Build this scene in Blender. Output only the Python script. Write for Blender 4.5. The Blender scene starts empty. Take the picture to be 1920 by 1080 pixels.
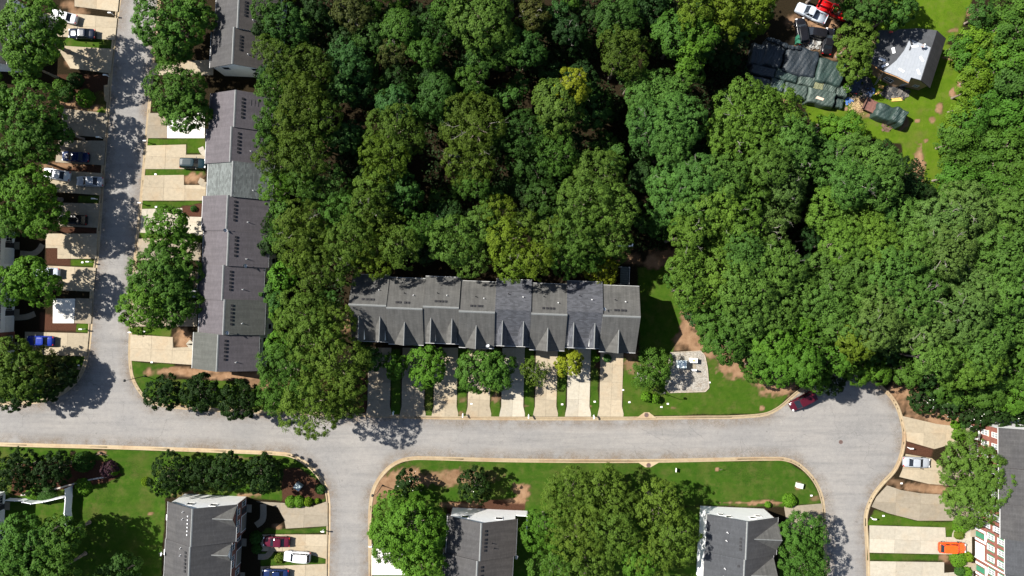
import bpy, math, random
import numpy as np
from mathutils import Vector, Matrix
from mathutils.geometry import tessellate_polygon
random.seed(7); RNG = np.random.default_rng(7)

# ------------------------------------------------------------------ camera, light, exposure
H = 122.0            # drone height above the ground, metres
F = 1280.0           # focal length of a 24 mm equivalent lens in pixels of a 1920 px wide frame
scene = bpy.context.scene
COL = scene.collection
cam_data = bpy.data.cameras.new("drone_camera")
cam_data.lens = 24.0; cam_data.sensor_width = 36.0
cam_data.clip_start = 0.5; cam_data.clip_end = 6000.0
cam = bpy.data.objects.new("drone_camera", cam_data)
cam.location = (0, 0, H); cam.rotation_euler = (0, 0, 0)
COL.objects.link(cam); scene.camera = cam

SUN_EL = 45.0
SUN_DIR = Vector((-0.936 * math.cos(math.radians(SUN_EL)), 0.351 * math.cos(math.radians(SUN_EL)), math.sin(math.radians(SUN_EL)))).normalized()
world = bpy.data.worlds.new("World"); scene.world = world; world.use_nodes = True
wn = world.node_tree.nodes; wl = world.node_tree.links
sky = wn.new("ShaderNodeTexSky"); sky.sky_type = 'NISHITA'; sky.sun_disc = False
sky.sun_elevation = math.radians(SUN_EL)
sky.sun_rotation = math.atan2(SUN_DIR.x, SUN_DIR.y)
bg = wn["Background"]; bg.inputs["Strength"].default_value = 0.062
wl.new(sky.outputs[0], bg.inputs["Color"])
sun_data = bpy.data.lights.new("sun", 'SUN'); sun_data.energy = 5.0; sun_data.angle = math.radians(0.53)
sun_data.color = (1.0, 0.955, 0.88)
sun = bpy.data.objects.new("sun", sun_data); COL.objects.link(sun)
sun.rotation_euler = (-SUN_DIR).to_track_quat('-Z', 'Y').to_euler(); sun.location = (-60, 30, 110)
vs = scene.view_settings
vs.view_transform = 'Standard'; vs.look = 'None'; vs.gamma = 1.0; vs.use_curve_mapping = False
vs.exposure = 1.35

# ------------------------------------------------------------------ helpers
def W(u, v, z=0.0):
    """a point seen at photo pixel (u, v), standing at height z"""
    return Vector(((u - 960.0) * (H - z) / F, (540.0 - v) * (H - z) / F, z))
PXM = F / H

def shade(c, k): return tuple(x * k for x in c)

_mats = {}
def new_mat(name):
    m = bpy.data.materials.new(name); m.use_nodes = True
    return m, m.node_tree.nodes, m.node_tree.links, m.node_tree.nodes["Principled BSDF"]

def mixrgb(n, l, fac, a, b, mode='MIX'):
    x = n.new("ShaderNodeMix"); x.data_type = 'RGBA'; x.blend_type = mode
    for sock, val in ((x.inputs["Factor"], fac), (x.inputs[6], a), (x.inputs[7], b)):
        if hasattr(val, "is_output"): l.new(val, sock)
        elif isinstance(val, (int, float)): sock.default_value = val
        else: sock.default_value = (*val, 1.0)
    return x.outputs[2]

def noise(n, l, coord, scale, detail=4, rough=0.6, stretch=None):
    t = n.new("ShaderNodeTexNoise"); t.inputs["Scale"].default_value = scale
    t.inputs["Detail"].default_value = detail; t.inputs["Roughness"].default_value = rough
    if stretch:
        mp = n.new("ShaderNodeMapping"); mp.inputs["Scale"].default_value = stretch
        l.new(coord, mp.inputs["Vector"]); coord = mp.outputs[0]
    l.new(coord, t.inputs["Vector"]); return t.outputs["Fac"]

def ramp(n, l, fac, lo, hi):
    r = n.new("ShaderNodeMapRange"); r.inputs["From Min"].default_value = lo; r.inputs["From Max"].default_value = hi
    l.new(fac, r.inputs["Value"]); return r.outputs[0]

def bump(n, l, b, fac, strength, dist=0.05):
    bp = n.new("ShaderNodeBump"); bp.inputs["Strength"].default_value = strength; bp.inputs["Distance"].default_value = dist
    l.new(fac, bp.inputs["Height"]); l.new(bp.outputs[0], b.inputs["Normal"])

def plain(name, col, rough=0.6, var=0.15, scale=3.0, metal=0.0, spec=0.5, bumpk=0.0):
    """a lightly mottled single-colour surface"""
    if name in _mats: return _mats[name]
    m, n, l, b = new_mat(name)
    tc = n.new("ShaderNodeTexCoord")
    f = noise(n, l, tc.outputs["Object"], scale, 5)
    c = mixrgb(n, l, ramp(n, l, f, 0.3, 0.7), shade(col, 1 - var), shade(col, 1 + var))
    l.new(c, b.inputs["Base Color"]); b.inputs["Roughness"].default_value = rough
    b.inputs["Metallic"].default_value = metal; b.inputs["Specular IOR Level"].default_value = spec
    if bumpk: bump(n, l, b, f, bumpk)
    _mats[name] = m; return m

def roof_mat(name, col, streak=0.35, course=0.0, tint=None):
    """asphalt shingle: courses down the slope, weather streaks, blotches (UV is in metres: u along the ridge, v up the slope)"""
    if name in _mats: return _mats[name]
    m, n, l, b = new_mat(name)
    uv = n.new("ShaderNodeUVMap")
    br = n.new("ShaderNodeTexBrick")
    br.inputs["Scale"].default_value = 1.0; br.inputs["Brick Width"].default_value = 0.55; br.inputs["Row Height"].default_value = 0.22
    br.inputs["Mortar Size"].default_value = 0.012; br.inputs["Bias"].default_value = 0.0
    k = 0.10 + course
    br.inputs["Color1"].default_value = (1 - k, 1 - k, 1 - k, 1); br.inputs["Color2"].default_value = (1 + k, 1 + k, 1 + k, 1)
    br.inputs["Mortar"].default_value = (0.74, 0.74, 0.74, 1)
    l.new(uv.outputs[0], br.inputs["Vector"])
    st = noise(n, l, uv.outputs[0], 1.0, 6, 0.65, (1.6, 0.16, 1))
    bl = noise(n, l, uv.outputs[0], 0.35, 5, 0.6)
    c0 = mixrgb(n, l, ramp(n, l, st, 0.32, 0.68), shade(col, 1 - streak), shade(col, 1 + streak))
    c1 = mixrgb(n, l, ramp(n, l, bl, 0.35, 0.7), c0, shade(tint or col, 1.12))
    c2 = mixrgb(n, l, 0.5, c0, c1)
    c3 = mixrgb(n, l, 1.0, c2, br.outputs["Color"], 'MULTIPLY')
    l.new(c3, b.inputs["Base Color"]); b.inputs["Roughness"].default_value = 0.85
    b.inputs["Specular IOR Level"].default_value = 0.3
    bump(n, l, b, br.outputs["Fac"], 0.35, -0.02)
    _mats[name] = m; return m

def brick_mat(name, col):
    if name in _mats: return _mats[name]
    m, n, l, b = new_mat(name)
    uv = n.new("ShaderNodeUVMap")
    br = n.new("ShaderNodeTexBrick")
    br.inputs["Scale"].default_value = 1.0; br.inputs["Brick Width"].default_value = 0.22; br.inputs["Row Height"].default_value = 0.075
    br.inputs["Mortar Size"].default_value = 0.006
    br.inputs["Color1"].default_value = (*shade(col, 0.8), 1); br.inputs["Color2"].default_value = (*shade(col, 1.2), 1)
    br.inputs["Mortar"].default_value = (0.24, 0.20, 0.175, 1)
    l.new(uv.outputs[0], br.inputs["Vector"])
    f = noise(n, l, uv.outputs[0], 0.9, 5)
    l.new(mixrgb(n, l, ramp(n, l, f, 0.3, 0.75), br.outputs["Color"], mixrgb(n, l, 1.0, br.outputs["Color"], (0.7, 0.66, 0.66), 'MULTIPLY')), b.inputs["Base Color"])
    b.inputs["Roughness"].default_value = 0.85; bump(n, l, b, br.outputs["Fac"], 0.4, -0.01)
    _mats[name] = m; return m

def siding_mat(name, col):
    if name in _mats: return _mats[name]
    m, n, l, b = new_mat(name)
    uv = n.new("ShaderNodeUVMap")
    wv = n.new("ShaderNodeTexWave"); wv.wave_type = 'BANDS'; wv.bands_direction = 'Y'; wv.wave_profile = 'SAW'
    wv.inputs["Scale"].default_value = 1.6; l.new(uv.outputs[0], wv.inputs["Vector"])
    f = noise(n, l, uv.outputs[0], 0.8, 4)
    c = mixrgb(n, l, ramp(n, l, f, 0.3, 0.7), shade(col, 0.95), shade(col, 1.02))
    l.new(c, b.inputs["Base Color"]); b.inputs["Roughness"].default_value = 0.6
    bump(n, l, b, wv.outputs["Fac"], 0.5, 0.02)
    _mats[name] = m; return m

def crack(n, l, P, c, scale, wid, amount, dark):
    """thin wandering cracks, only here and there"""
    wob = n.new("ShaderNodeTexNoise"); wob.inputs["Scale"].default_value = 0.6; wob.inputs["Detail"].default_value = 5; l.new(P, wob.inputs["Vector"])
    va = n.new("ShaderNodeVectorMath"); va.operation = 'MULTIPLY_ADD'; va.inputs[1].default_value = (2.2, 2.2, 0); l.new(wob.outputs["Color"], va.inputs[0]); l.new(P, va.inputs[2])
    vo = n.new("ShaderNodeTexVoronoi"); vo.feature = 'DISTANCE_TO_EDGE'; vo.inputs["Scale"].default_value = scale; l.new(va.outputs[0], vo.inputs["Vector"])
    w = noise(n, l, P, 0.13, 3, 0.6); k = n.new("ShaderNodeMath"); k.operation = 'MULTIPLY'; l.new(ramp(n, l, vo.outputs["Distance"], wid, wid * .3), k.inputs[0]); l.new(ramp(n, l, w, .45, .6), k.inputs[1])
    k2 = n.new("ShaderNodeMath"); k2.operation = 'MULTIPLY'; k2.inputs[1].default_value = amount; l.new(k.outputs[0], k2.inputs[0])
    return mixrgb(n, l, k2.outputs[0], c, dark)

def concrete_mat(name, col, stain=(0.42, 0.27, 0.14), amount=0.3):
    if name in _mats: return _mats[name]
    m, n, l, b = new_mat(name)
    g = n.new("ShaderNodeNewGeometry"); oi = n.new("ShaderNodeObjectInfo")
    f1 = noise(n, l, g.outputs["Position"], 0.28, 6, 0.65)
    f2 = noise(n, l, g.outputs["Position"], 1.7, 6, 0.7)
    f3 = noise(n, l, g.outputs["Position"], 0.55, 5, 0.7, (0.35, 1.4, 1))
    c = mixrgb(n, l, ramp(n, l, f2, 0.3, 0.72), shade(col, 0.84), shade(col, 1.1))
    mu = n.new("ShaderNodeMath"); mu.operation = 'MULTIPLY'; mu.inputs[1].default_value = amount
    l.new(ramp(n, l, f1, 0.5, 0.72), mu.inputs[0])
    c = mixrgb(n, l, mu.outputs[0], c, stain)
    mu2 = n.new("ShaderNodeMath"); mu2.operation = 'MULTIPLY'; mu2.inputs[1].default_value = 0.3
    l.new(ramp(n, l, f3, 0.52, 0.75), mu2.inputs[0])
    c = mixrgb(n, l, mu2.outputs[0], c, shade(col, 0.55))
    f4 = noise(n, l, g.outputs["Position"], 0.75, 3, 0.5); mu3 = n.new("ShaderNodeMath"); mu3.operation = 'MULTIPLY'; mu3.inputs[1].default_value = 0.5
    l.new(ramp(n, l, f4, 0.66, 0.76), mu3.inputs[0]); c = mixrgb(n, l, mu3.outputs[0], c, shade(col, 0.4))
    c = crack(n, l, g.outputs["Position"], c, 0.30, 0.0045, 0.5, shade(col, 0.3))
    rr = n.new("ShaderNodeMapRange"); rr.inputs["To Min"].default_value = 0.86; rr.inputs["To Max"].default_value = 1.08
    l.new(oi.outputs["Random"], rr.inputs["Value"])
    cb = n.new("ShaderNodeCombineColor")
    for i in range(3): l.new(rr.outputs[0], cb.inputs[i])
    c = mixrgb(n, l, 1.0, c, cb.outputs[0], 'MULTIPLY')
    l.new(c, b.inputs["Base Color"]); b.inputs["Roughness"].default_value = 0.9; b.inputs["Specular IOR Level"].default_value = 0.2
    bump(n, l, b, f2, 0.15)
    _mats[name] = m; return m

def paint_mat(name, col, metal=0.0, rough=0.24):
    if name in _mats: return _mats[name]
    m, n, l, b = new_mat(name)
    tc = n.new("ShaderNodeTexCoord"); f = noise(n, l, tc.outputs["Object"], 2.2, 4)
    l.new(mixrgb(n, l, ramp(n, l, f, 0.3, 0.7), shade(col, 0.9), shade(col, 1.06)), b.inputs["Base Color"])
    b.inputs["Metallic"].default_value = metal; b.inputs["Roughness"].default_value = rough; b.inputs["Specular IOR Level"].default_value = 0.3
    b.inputs["Coat Weight"].default_value = 0.1; b.inputs["Coat Roughness"].default_value = 0.05
    _mats[name] = m; return m

GLASS = plain("dark window glass", (0.010, 0.013, 0.018), 0.12, 0.1, 1.0, 0.0, 0.35)
BLIND = plain("window pane with pale blind", (0.20, 0.215, 0.225), 0.15, 0.15, 2.0)
WHITE = plain("white trim paint", (0.72, 0.72, 0.70), 0.5, 0.06)
BLACK = plain("black plastic", (0.012, 0.012, 0.013), 0.5, 0.2)
RUBBER = plain("tyre rubber", (0.015, 0.015, 0.015), 0.85, 0.2)
ALLOY = plain("wheel alloy", (0.45, 0.45, 0.46), 0.35, 0.1, 8, 0.8)
STEEL = plain("galvanised steel", (0.34, 0.35, 0.36), 0.45, 0.15, 6, 0.6)

class MB:
    """collects polygons, then links them as one mesh object; UVs are metres in the plane of each face"""
    def __init__(self): self.v = []; self.f = []
    def poly(self, *pts):
        i = len(self.v); self.v += [tuple(p) for p in pts]; self.f.append(tuple(range(i, i + len(pts)))); return self
    def box(self, x0, y0, z0, x1, y1, z1):
        i = len(self.v)
        self.v += [(x0, y0, z0), (x1, y0, z0), (x1, y1, z0), (x0, y1, z0), (x0, y0, z1), (x1, y0, z1), (x1, y1, z1), (x0, y1, z1)]
        for q in ((3, 2, 1, 0), (4, 5, 6, 7), (0, 1, 5, 4), (1, 2, 6, 5), (2, 3, 7, 6), (3, 0, 4, 7)): self.f.append(tuple(i + k for k in q))
        return self
    def bar(self, a, b, r, n=6, r2=None):
        a = Vector(a); b = Vector(b); d = (b - a).normalized(); r2 = r if r2 is None else r2
        u = d.orthogonal().normalized(); w = d.cross(u); i = len(self.v)
        for p, q in ((a, r), (b, r2)):
            for k in range(n):
                t = 2 * math.pi * k / n; self.v.append(tuple(p + (u * math.cos(t) + w * math.sin(t)) * q))
        for k in range(n): self.f.append((i + k, i + (k + 1) % n, i + n + (k + 1) % n, i + n + k))
        self.f.append(tuple(i + n + k for k in range(n))); self.f.append(tuple(i + k for k in reversed(range(n))))
        return self
    def prism(self, pts, z0, z1, bottom=True):
        n = len(pts); i = len(self.v)
        area = sum(pts[k][0] * pts[(k + 1) % n][1] - pts[(k + 1) % n][0] * pts[k][1] for k in range(n))
        if area < 0: pts = pts[::-1]
        self.v += [(p[0], p[1], z0) for p in pts] + [(p[0], p[1], z1) for p in pts]
        self.f.append(tuple(i + n + k for k in range(n)))
        if bottom: self.f.append(tuple(i + k for k in reversed(range(n))))
        for k in range(n): self.f.append((i + k, i + (k + 1) % n, i + n + (k + 1) % n, i + n + k))
        return self
    def slab(self, top, t):
        """a sheet of thickness t under the (roughly planar) polygon top, counter-clockwise from above"""
        n = len(top); i = len(self.v)
        self.v += [tuple(p) for p in top] + [(p[0], p[1], p[2] - t) for p in top]
        self.f.append(tuple(range(i, i + n))); self.f.append(tuple(i + n + k for k in reversed(range(n))))
        for k in range(n): self.f.append((i + n + k, i + n + (k + 1) % n, i + (k + 1) % n, i + k))
        return self
    def rings(self, rings, cap=True, closed=True):
        n = len(rings[0]); i = len(self.v)
        for r in rings: self.v += [tuple(p) for p in r]
        for a in range(len(rings) - 1):
            for k in range(n if closed else n - 1):
                self.f.append((i + a * n + k, i + a * n + (k + 1) % n, i + (a + 1) * n + (k + 1) % n, i + (a + 1) * n + k))
        if cap:
            self.f.append(tuple(i + k for k in reversed(range(n)))); self.f.append(tuple(i + (len(rings) - 1) * n + k for k in range(n)))
        return self
    def mesh(self, name, mat, smooth=False):
        me = bpy.data.meshes.new(name); me.from_pydata(self.v, [], self.f)
        uvl = me.uv_layers.new(name="UVMap")
        Z = Vector((0, 0, 1))
        for p in me.polygons:
            nrm = p.normal
            u = Z.cross(nrm)
            u = Vector((1, 0, 0)) if u.length < 1e-4 else u.normalized()
            w = nrm.cross(u)
            for li in p.loop_indices:
                co = me.vertices[me.loops[li].vertex_index].co
                uvl.data[li].uv = (co.dot(u), co.dot(w))
        if mat: me.materials.append(mat)
        if smooth:
            for p in me.polygons: p.use_smooth = True
        return me
    def build(self, name, mat, parent=None, smooth=False, loc=None, rot=None):
        return link(name, self.mesh(name, mat, smooth), parent, loc, rot)

def link(name, me, parent=None, loc=None, rot=None):
    o = bpy.data.objects.new(name, me); COL.objects.link(o); o.parent = parent
    if loc is not None: o.location = loc
    if rot is not None: o.rotation_euler = (0, 0, rot) if isinstance(rot, (int, float)) else rot
    return o
def tag(o, label=None, cat=None, group=None, kind=None):
    if label: o["label"] = label
    if cat: o["category"] = cat
    if group: o["group"] = group
    if kind: o["kind"] = kind
    return o
def empty(name, loc=(0, 0, 0), rot=0.0, label=None, cat=None, group=None, kind=None):
    o = bpy.data.objects.new(name, None); COL.objects.link(o); o.location = loc; o.rotation_euler = (0, 0, rot)
    o.empty_display_size = 0.3
    return tag(o, label, cat, group, kind)

def smooth_line(pts, step=8.0):
    """Catmull-Rom through the pixels"""
    P = [np.array(p, float) for p in pts]; P = [2 * P[0] - P[1]] + P + [2 * P[-1] - P[-2]]
    out = []
    for i in range(1, len(P) - 2):
        n = max(1, int(min(np.linalg.norm(P[i + 1] - P[i]), 200) / step))
        for k in range(n):
            t = k / n; a, b, c, d = P[i - 1], P[i], P[i + 1], P[i + 2]
            la, lb, lc = (max(np.linalg.norm(q - p), 1e-6) ** 0.5 for p, q in ((a, b), (b, c), (c, d)))
            m1 = lb * ((b - a) / la - (c - a) / (la + lb) + (c - b) / lb) 
            m2 = lb * ((c - b) / lb - (d - b) / (lb + lc) + (d - c) / lc)
            m1 *= 1.0; m2 *= 1.0
            t2, t3 = t * t, t ** 3
            out.append(tuple((2 * t3 - 3 * t2 + 1) * b + (t3 - 2 * t2 + t) * m1 + (-2 * t3 + 3 * t2) * c + (t3 - t2) * m2))
    out.append(tuple(P[-2])); return out

# ------------------------------------------------------------------ road outline (asphalt edge, in photo pixels on the ground)
E_WEST = smooth_line([(300, -400), (228, -12), (222, 33), (212, 120), (205, 212), (200, 270), (190, 410), (184, 485), (176, 540), (171, 630), (163, 680), (150, 710), (125, 735), (87, 753), (40, 759), (0, 760), (-400, 748)])
E_SOUTHWEST = smooth_line([(-400, 817), (0, 830), (230, 836), (480, 845), (517, 847), (542, 850), (567, 861), (592, 882), (612, 910), (618, 935), (619, 985), (617, 1080), (612, 1500)])
E_ISLAND = smooth_line([(690, 1500), (691, 1080), (690, 1010), (691, 950), (697, 917), (710, 893), (730, 872), (750, 861), (775, 856), (805, 856), (960, 860), (1210, 861), (1440, 857), (1472, 858), (1495, 866), (1520, 887), (1537, 912), (1546, 940), (1549, 980), (1552, 1080), (1552, 1500)])
E_EAST = smooth_line([(1628, 1500), (1625, 1080), (1622, 1010), (1620, 972), (1625, 948), (1635, 927), (1652, 905), (1677, 877), (1690, 840), (1692, 810), (1680, 765), (1665, 742), (1640, 722), (1610, 708), (1575, 705), (1535, 716), (1502, 735), (1485, 749), (1465, 766), (1440, 779), (1385, 785), (1310, 786), (1167, 788), (960, 788), (800, 786), (677, 782), (500, 776), (355, 769), (310, 764), (280, 757), (262, 740), (246, 712), (240, 675), (241, 627), (250, 485), (259, 395), (270, 270), (275, 212), (285, 105), (297, -12), (365, -400)])
ROAD = E_WEST + E_SOUTHWEST + E_ISLAND + E_EAST

# ------------------------------------------------------------------ numpy polygon tools
def inside(px, py, poly):
    n = len(poly); r = np.zeros(px.shape, bool); j = n - 1
    for i in range(n):
        xi, yi = poly[i]; xj, yj = poly[j]
        if yi != yj:
            c = ((yi > py) != (yj > py)) & (px < (xj - xi) * (py - yi) / (yj - yi) + xi); r ^= c
        j = i
    return r
def edge_dist(px, py, poly, closed=True):
    d = np.full(px.shape, 1e9); n = len(poly)
    for i in range(n if closed else n - 1):
        ax, ay = poly[i]; bx, by = poly[(i + 1) % n]
        ex, ey = bx - ax, by - ay; L = ex * ex + ey * ey + 1e-9
        t = np.clip(((px - ax) * ex + (py - ay) * ey) / L, 0, 1)
        d = np.minimum(d, (px - ax - t * ex) ** 2 + (py - ay - t * ey) ** 2)
    return np.sqrt(d)
def vnoise(x, y, scale, seed):
    g = np.random.default_rng(seed).random((256, 256)); x = x / scale; y = y / scale
    xi = np.floor(x).astype(int); yi = np.floor(y).astype(int); fx = x - xi; fy = y - yi
    fx = fx * fx * (3 - 2 * fx); fy = fy * fy * (3 - 2 * fy)
    a = g[xi % 256, yi % 256]; b = g[(xi + 1) % 256, yi % 256]; c = g[xi % 256, (yi + 1) % 256]; d = g[(xi + 1) % 256, (yi + 1) % 256]
    return (a * (1 - fx) + b * fx) * (1 - fy) + (c * (1 - fx) + d * fx) * fy
def fbm(x, y, scale, seed):
    return (vnoise(x, y, scale, seed) * 0.5 + vnoise(x, y, scale / 2.1, seed + 1) * 0.28 + vnoise(x, y, scale / 4.3, seed + 2) * 0.15 + vnoise(x, y, scale / 9, seed + 3) * 0.07)

# ------------------------------------------------------------------ ground: one sheet; what grows or lies on it is a mask of its own shape
GRASS = [  # (polygon, yellowness)
    ([(-60, 836), (480, 850), (530, 852), (575, 872), (605, 905), (612, 936), (600, 945), (480, 935), (310, 930), (300, 1130), (-60, 1130)], 0.12),
    ([(244, 678), (330, 684), (300, 702), (292, 752), (262, 735), (248, 708)], 0.1),
    ([(300, 712), (560, 716), (680, 660), (680, 778), (300, 760)], 0.2),
    ([(1168, 668), (1200, 665), (1195, 500), (1250, 500), (1280, 600), (1262, 662), (1330, 668), (1480, 738), (1465, 760), (1440, 774), (1168, 781)], 0.22),
    ([(705, 920), (735, 875), (775, 861), (960, 865), (1210, 866), (1470, 863), (1515, 890), (1541, 940), (1470, 950), (1310, 948), (700, 955)], 0.1),
    ([(700, 955), (840, 955), (840, 1130), (700, 1130)], 0.1), ([(960, 950), (1320, 950), (1320, 1130), (960, 1130)], 0.1),
    ([(1460, 985), (1548, 985), (1552, 1130), (1460, 1130)], 0.1),
    ([(1500, 190), (1560, 165), (1600, 150), (1640, 60), (1690, -30), (1835, -30), (1800, 60), (1775, 80), (1815, 112), (1800, 200), (1778, 280), (1768, 362), (1700, 366), (1690, 270), (1530, 245)], 0.9),
    ([(1640, 955), (1665, 962), (1720, 977), (1800, 978), (1820, 1008), (1773, 1007), (1772, 989), (1626, 984)], 0.35),
    ([(1626, 1037), (1790, 1039), (1790, 1052), (1626, 1051)], 0.15),
    ([(533, 992), (613, 988), (613, 1000), (489, 1001), (500, 990)], 0.1), ([(489, 1035), (560, 1035), (613, 1049), (613, 1056), (489, 1061)], 0.1),
    ([(276, 261), (350, 259), (384, 258), (384, 288), (350, 288), (350, 271), (274, 273)], 0.3), ([(271, 318), (386, 318), (386, 329), (268, 329)], 0.15),
    ([(265, 377), (380, 377), (378, 406), (343, 406), (342, 390), (263, 391)], 0.2), ([(262, 436), (300, 436), (300, 446), (258, 446)], 0.2),
    ([(244, 613), (320, 616), (320, 632), (244, 626)], 0.35),
    ([(136, 63), (219, 77), (214, 92), (110, 85)], 0.2), ([(133, 485), (181, 487), (179, 501), (133, 498)], 0.4), ([(140, 607), (170, 607), (168, 624), (140, 622)], 0.3),
    ([(163, 180), (207, 160), (205, 212), (150, 205)], 0.55), ([(146, 366), (189, 368), (187, 381), (146, 380)], 0.1),
    ([(0, 662), (166, 670), (150, 706), (120, 733), (85, 750), (-60, 758), (-60, 662)], 0.1),
] + [([(a, 655), (b, 655), (b, 783), (a, 783)], 0.15) for a, b in ((733, 751), (797, 811), (858, 875), (920, 938), (983, 1001), (1045, 1061), (1107, 1122))] + [([(1480, 935), (1540, 938), (1540, 945), (1480, 947)], 0.1)]
CLAY = [  # (u, v, ru, rv, strength) bare red clay
    (1300, 590, 26, 36, 1.0), (1330, 650, 45, 30, .9), (1400, 690, 60, 22, .9), (1455, 725, 36, 20, .9), (1290, 635, 28, 24, .9), (1185, 685, 16, 22, .7),
    (350, 697, 75, 9, 1.0), (440, 704, 60, 8, 1.0), (345, 640, 16, 26, 1.0), (365, 333, 20, 12, 1.0), (360, 765, 60, 8, .7), (500, 720, 50, 12, .7),
    (1722, 310, 13, 40, 1.0), (1718, 345, 16, 14, .9), (1780, 108, 20, 5, .9), (1812, 120, 8, 7, 1), (1800, 155, 6, 14, .9), (1785, 175, 6, 10, 1), (1760, 205, 8, 12, .9), (1748, 225, 8, 8, .8), (1818, 24, 6, 9, 1), (1790, 58, 12, 5, .7), (1720, 226, 5, 4, 1), (1690, 240, 8, 5, .8), (1735, 263, 5, 5, .9),
    (1610, 195, 13, 14, 1.0), (1640, 216, 26, 8, .8), (1696, 232, 10, 14, .7), (1475, 185, 8, 7, 1), (1585, 204, 4, 4, 1),
    (1545, 45, 30, 18, 1.0), (1525, 80, 45, 16, .8), (1500, 42, 24, 12, .7), (1570, 100, 30, 14, .6),
    (838, 897, 80, 17, .75), (760, 895, 50, 22, .85), (725, 915, 26, 24, .8), (900, 890, 50, 12, .5), (978, 922, 18, 20, .9), (705, 935, 12, 20, .7),
    (1720, 795, 18, 10, .6), (1745, 770, 50, 16, 1.0), (1770, 790, 40, 12, 1.0), (1720, 752, 30, 16, .9), (1690, 735, 26, 14, .9),
    (1725, 913, 40, 8, .8), (1755, 918, 24, 9, 1), (1680, 903, 16, 6, .5), (1768, 1045, 12, 7, .8), (1690, 960, 18, 6, .4),
    (1225, 490, 18, 14, 1.0), (1250, 480, 25, 14, .7), (1180, 485, 24, 10, .5), (1400, 430, 8, 10, .8), (606, 275, 12, 7, .9), (648, 608, 12, 12, .7),
    (189, 849, 10, 5, 1.0), (138, 849, 5, 3, .9), (70, 912, 14, 10, 1), (160, 858, 8, 3, .7), (282, 962, 7, 4, .8), (152, 924, 6, 4, .5),
    (1345, 880, 4, 5, 1), (1498, 911, 10, 10, .8), (1262, 765, 5, 4, .7), (1428, 766, 6, 6, .9), (1252, 765, 4, 3, .6), (865, 752, 8, 8, .6), (930, 747, 9, 10, .7), (865, 774, 8, 6, .7), (987, 762, 5, 4, .6), (1108, 762, 4, 3, .7),
    (130, 192, 30, 14, .8), (170, 202, 26, 6, .8), (120, 310, 40, 6, .8), (130, 118, 10, 8, .9), (150, 22, 20, 7, .7), (130, 8, 14, 8, .8), (100, 655, 16, 8, .8),
    (522, 988, 10, 6, .8), (1530, 935, 10, 5, .6), (1420, 942, 60, 4, .9), (860, 947, 40, 6, .9), (970, 938, 24, 7, .9), (345, 925, 30, 6, .6), (440, 858, 40, 5, .6), (470, 928, 30, 6, .8),
]
MULCH = [([(1700, 828), (1750, 842), (1745, 858), (1697, 850)], 1), ([(75, 585), (143, 606), (143, 622), (75, 620)], 1), ([(86, 465), (108, 465), (133, 487), (133, 500), (86, 496)], .8),
    ([(340, 388), (380, 380), (380, 408), (345, 406)], 1), ([(1120, 655), (1160, 655), (1150, 690), (1115, 690)], .7), ([(1768, 1050), (1790, 1050), (1790, 1058), (1768, 1056)], .6), ([(838, 940), (985, 936), (985, 958), (838, 962)], .8),
    ([(100, 140), (210, 140), (205, 200), (100, 195)], .6), ([(115, 425), (187, 428), (184, 437), (115, 437)], .8), ([(100, 305), (198, 312), (194, 325), (100, 320)], .8), ([(520, 880), (560, 875), (610, 910), (610, 936), (530, 940)], .8),
    ([(25, 870), (190, 862), (230, 890), (200, 905), (60, 928), (20, 930)], .9), ([(600, 700), (688, 660), (688, 781), (600, 781)], .5)]
GRAVEL_PAD = [(1257, 661), (1313, 658), (1321, 666), (1326, 690), (1329, 727), (1322, 734), (1255, 736), (1247, 728)]

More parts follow.
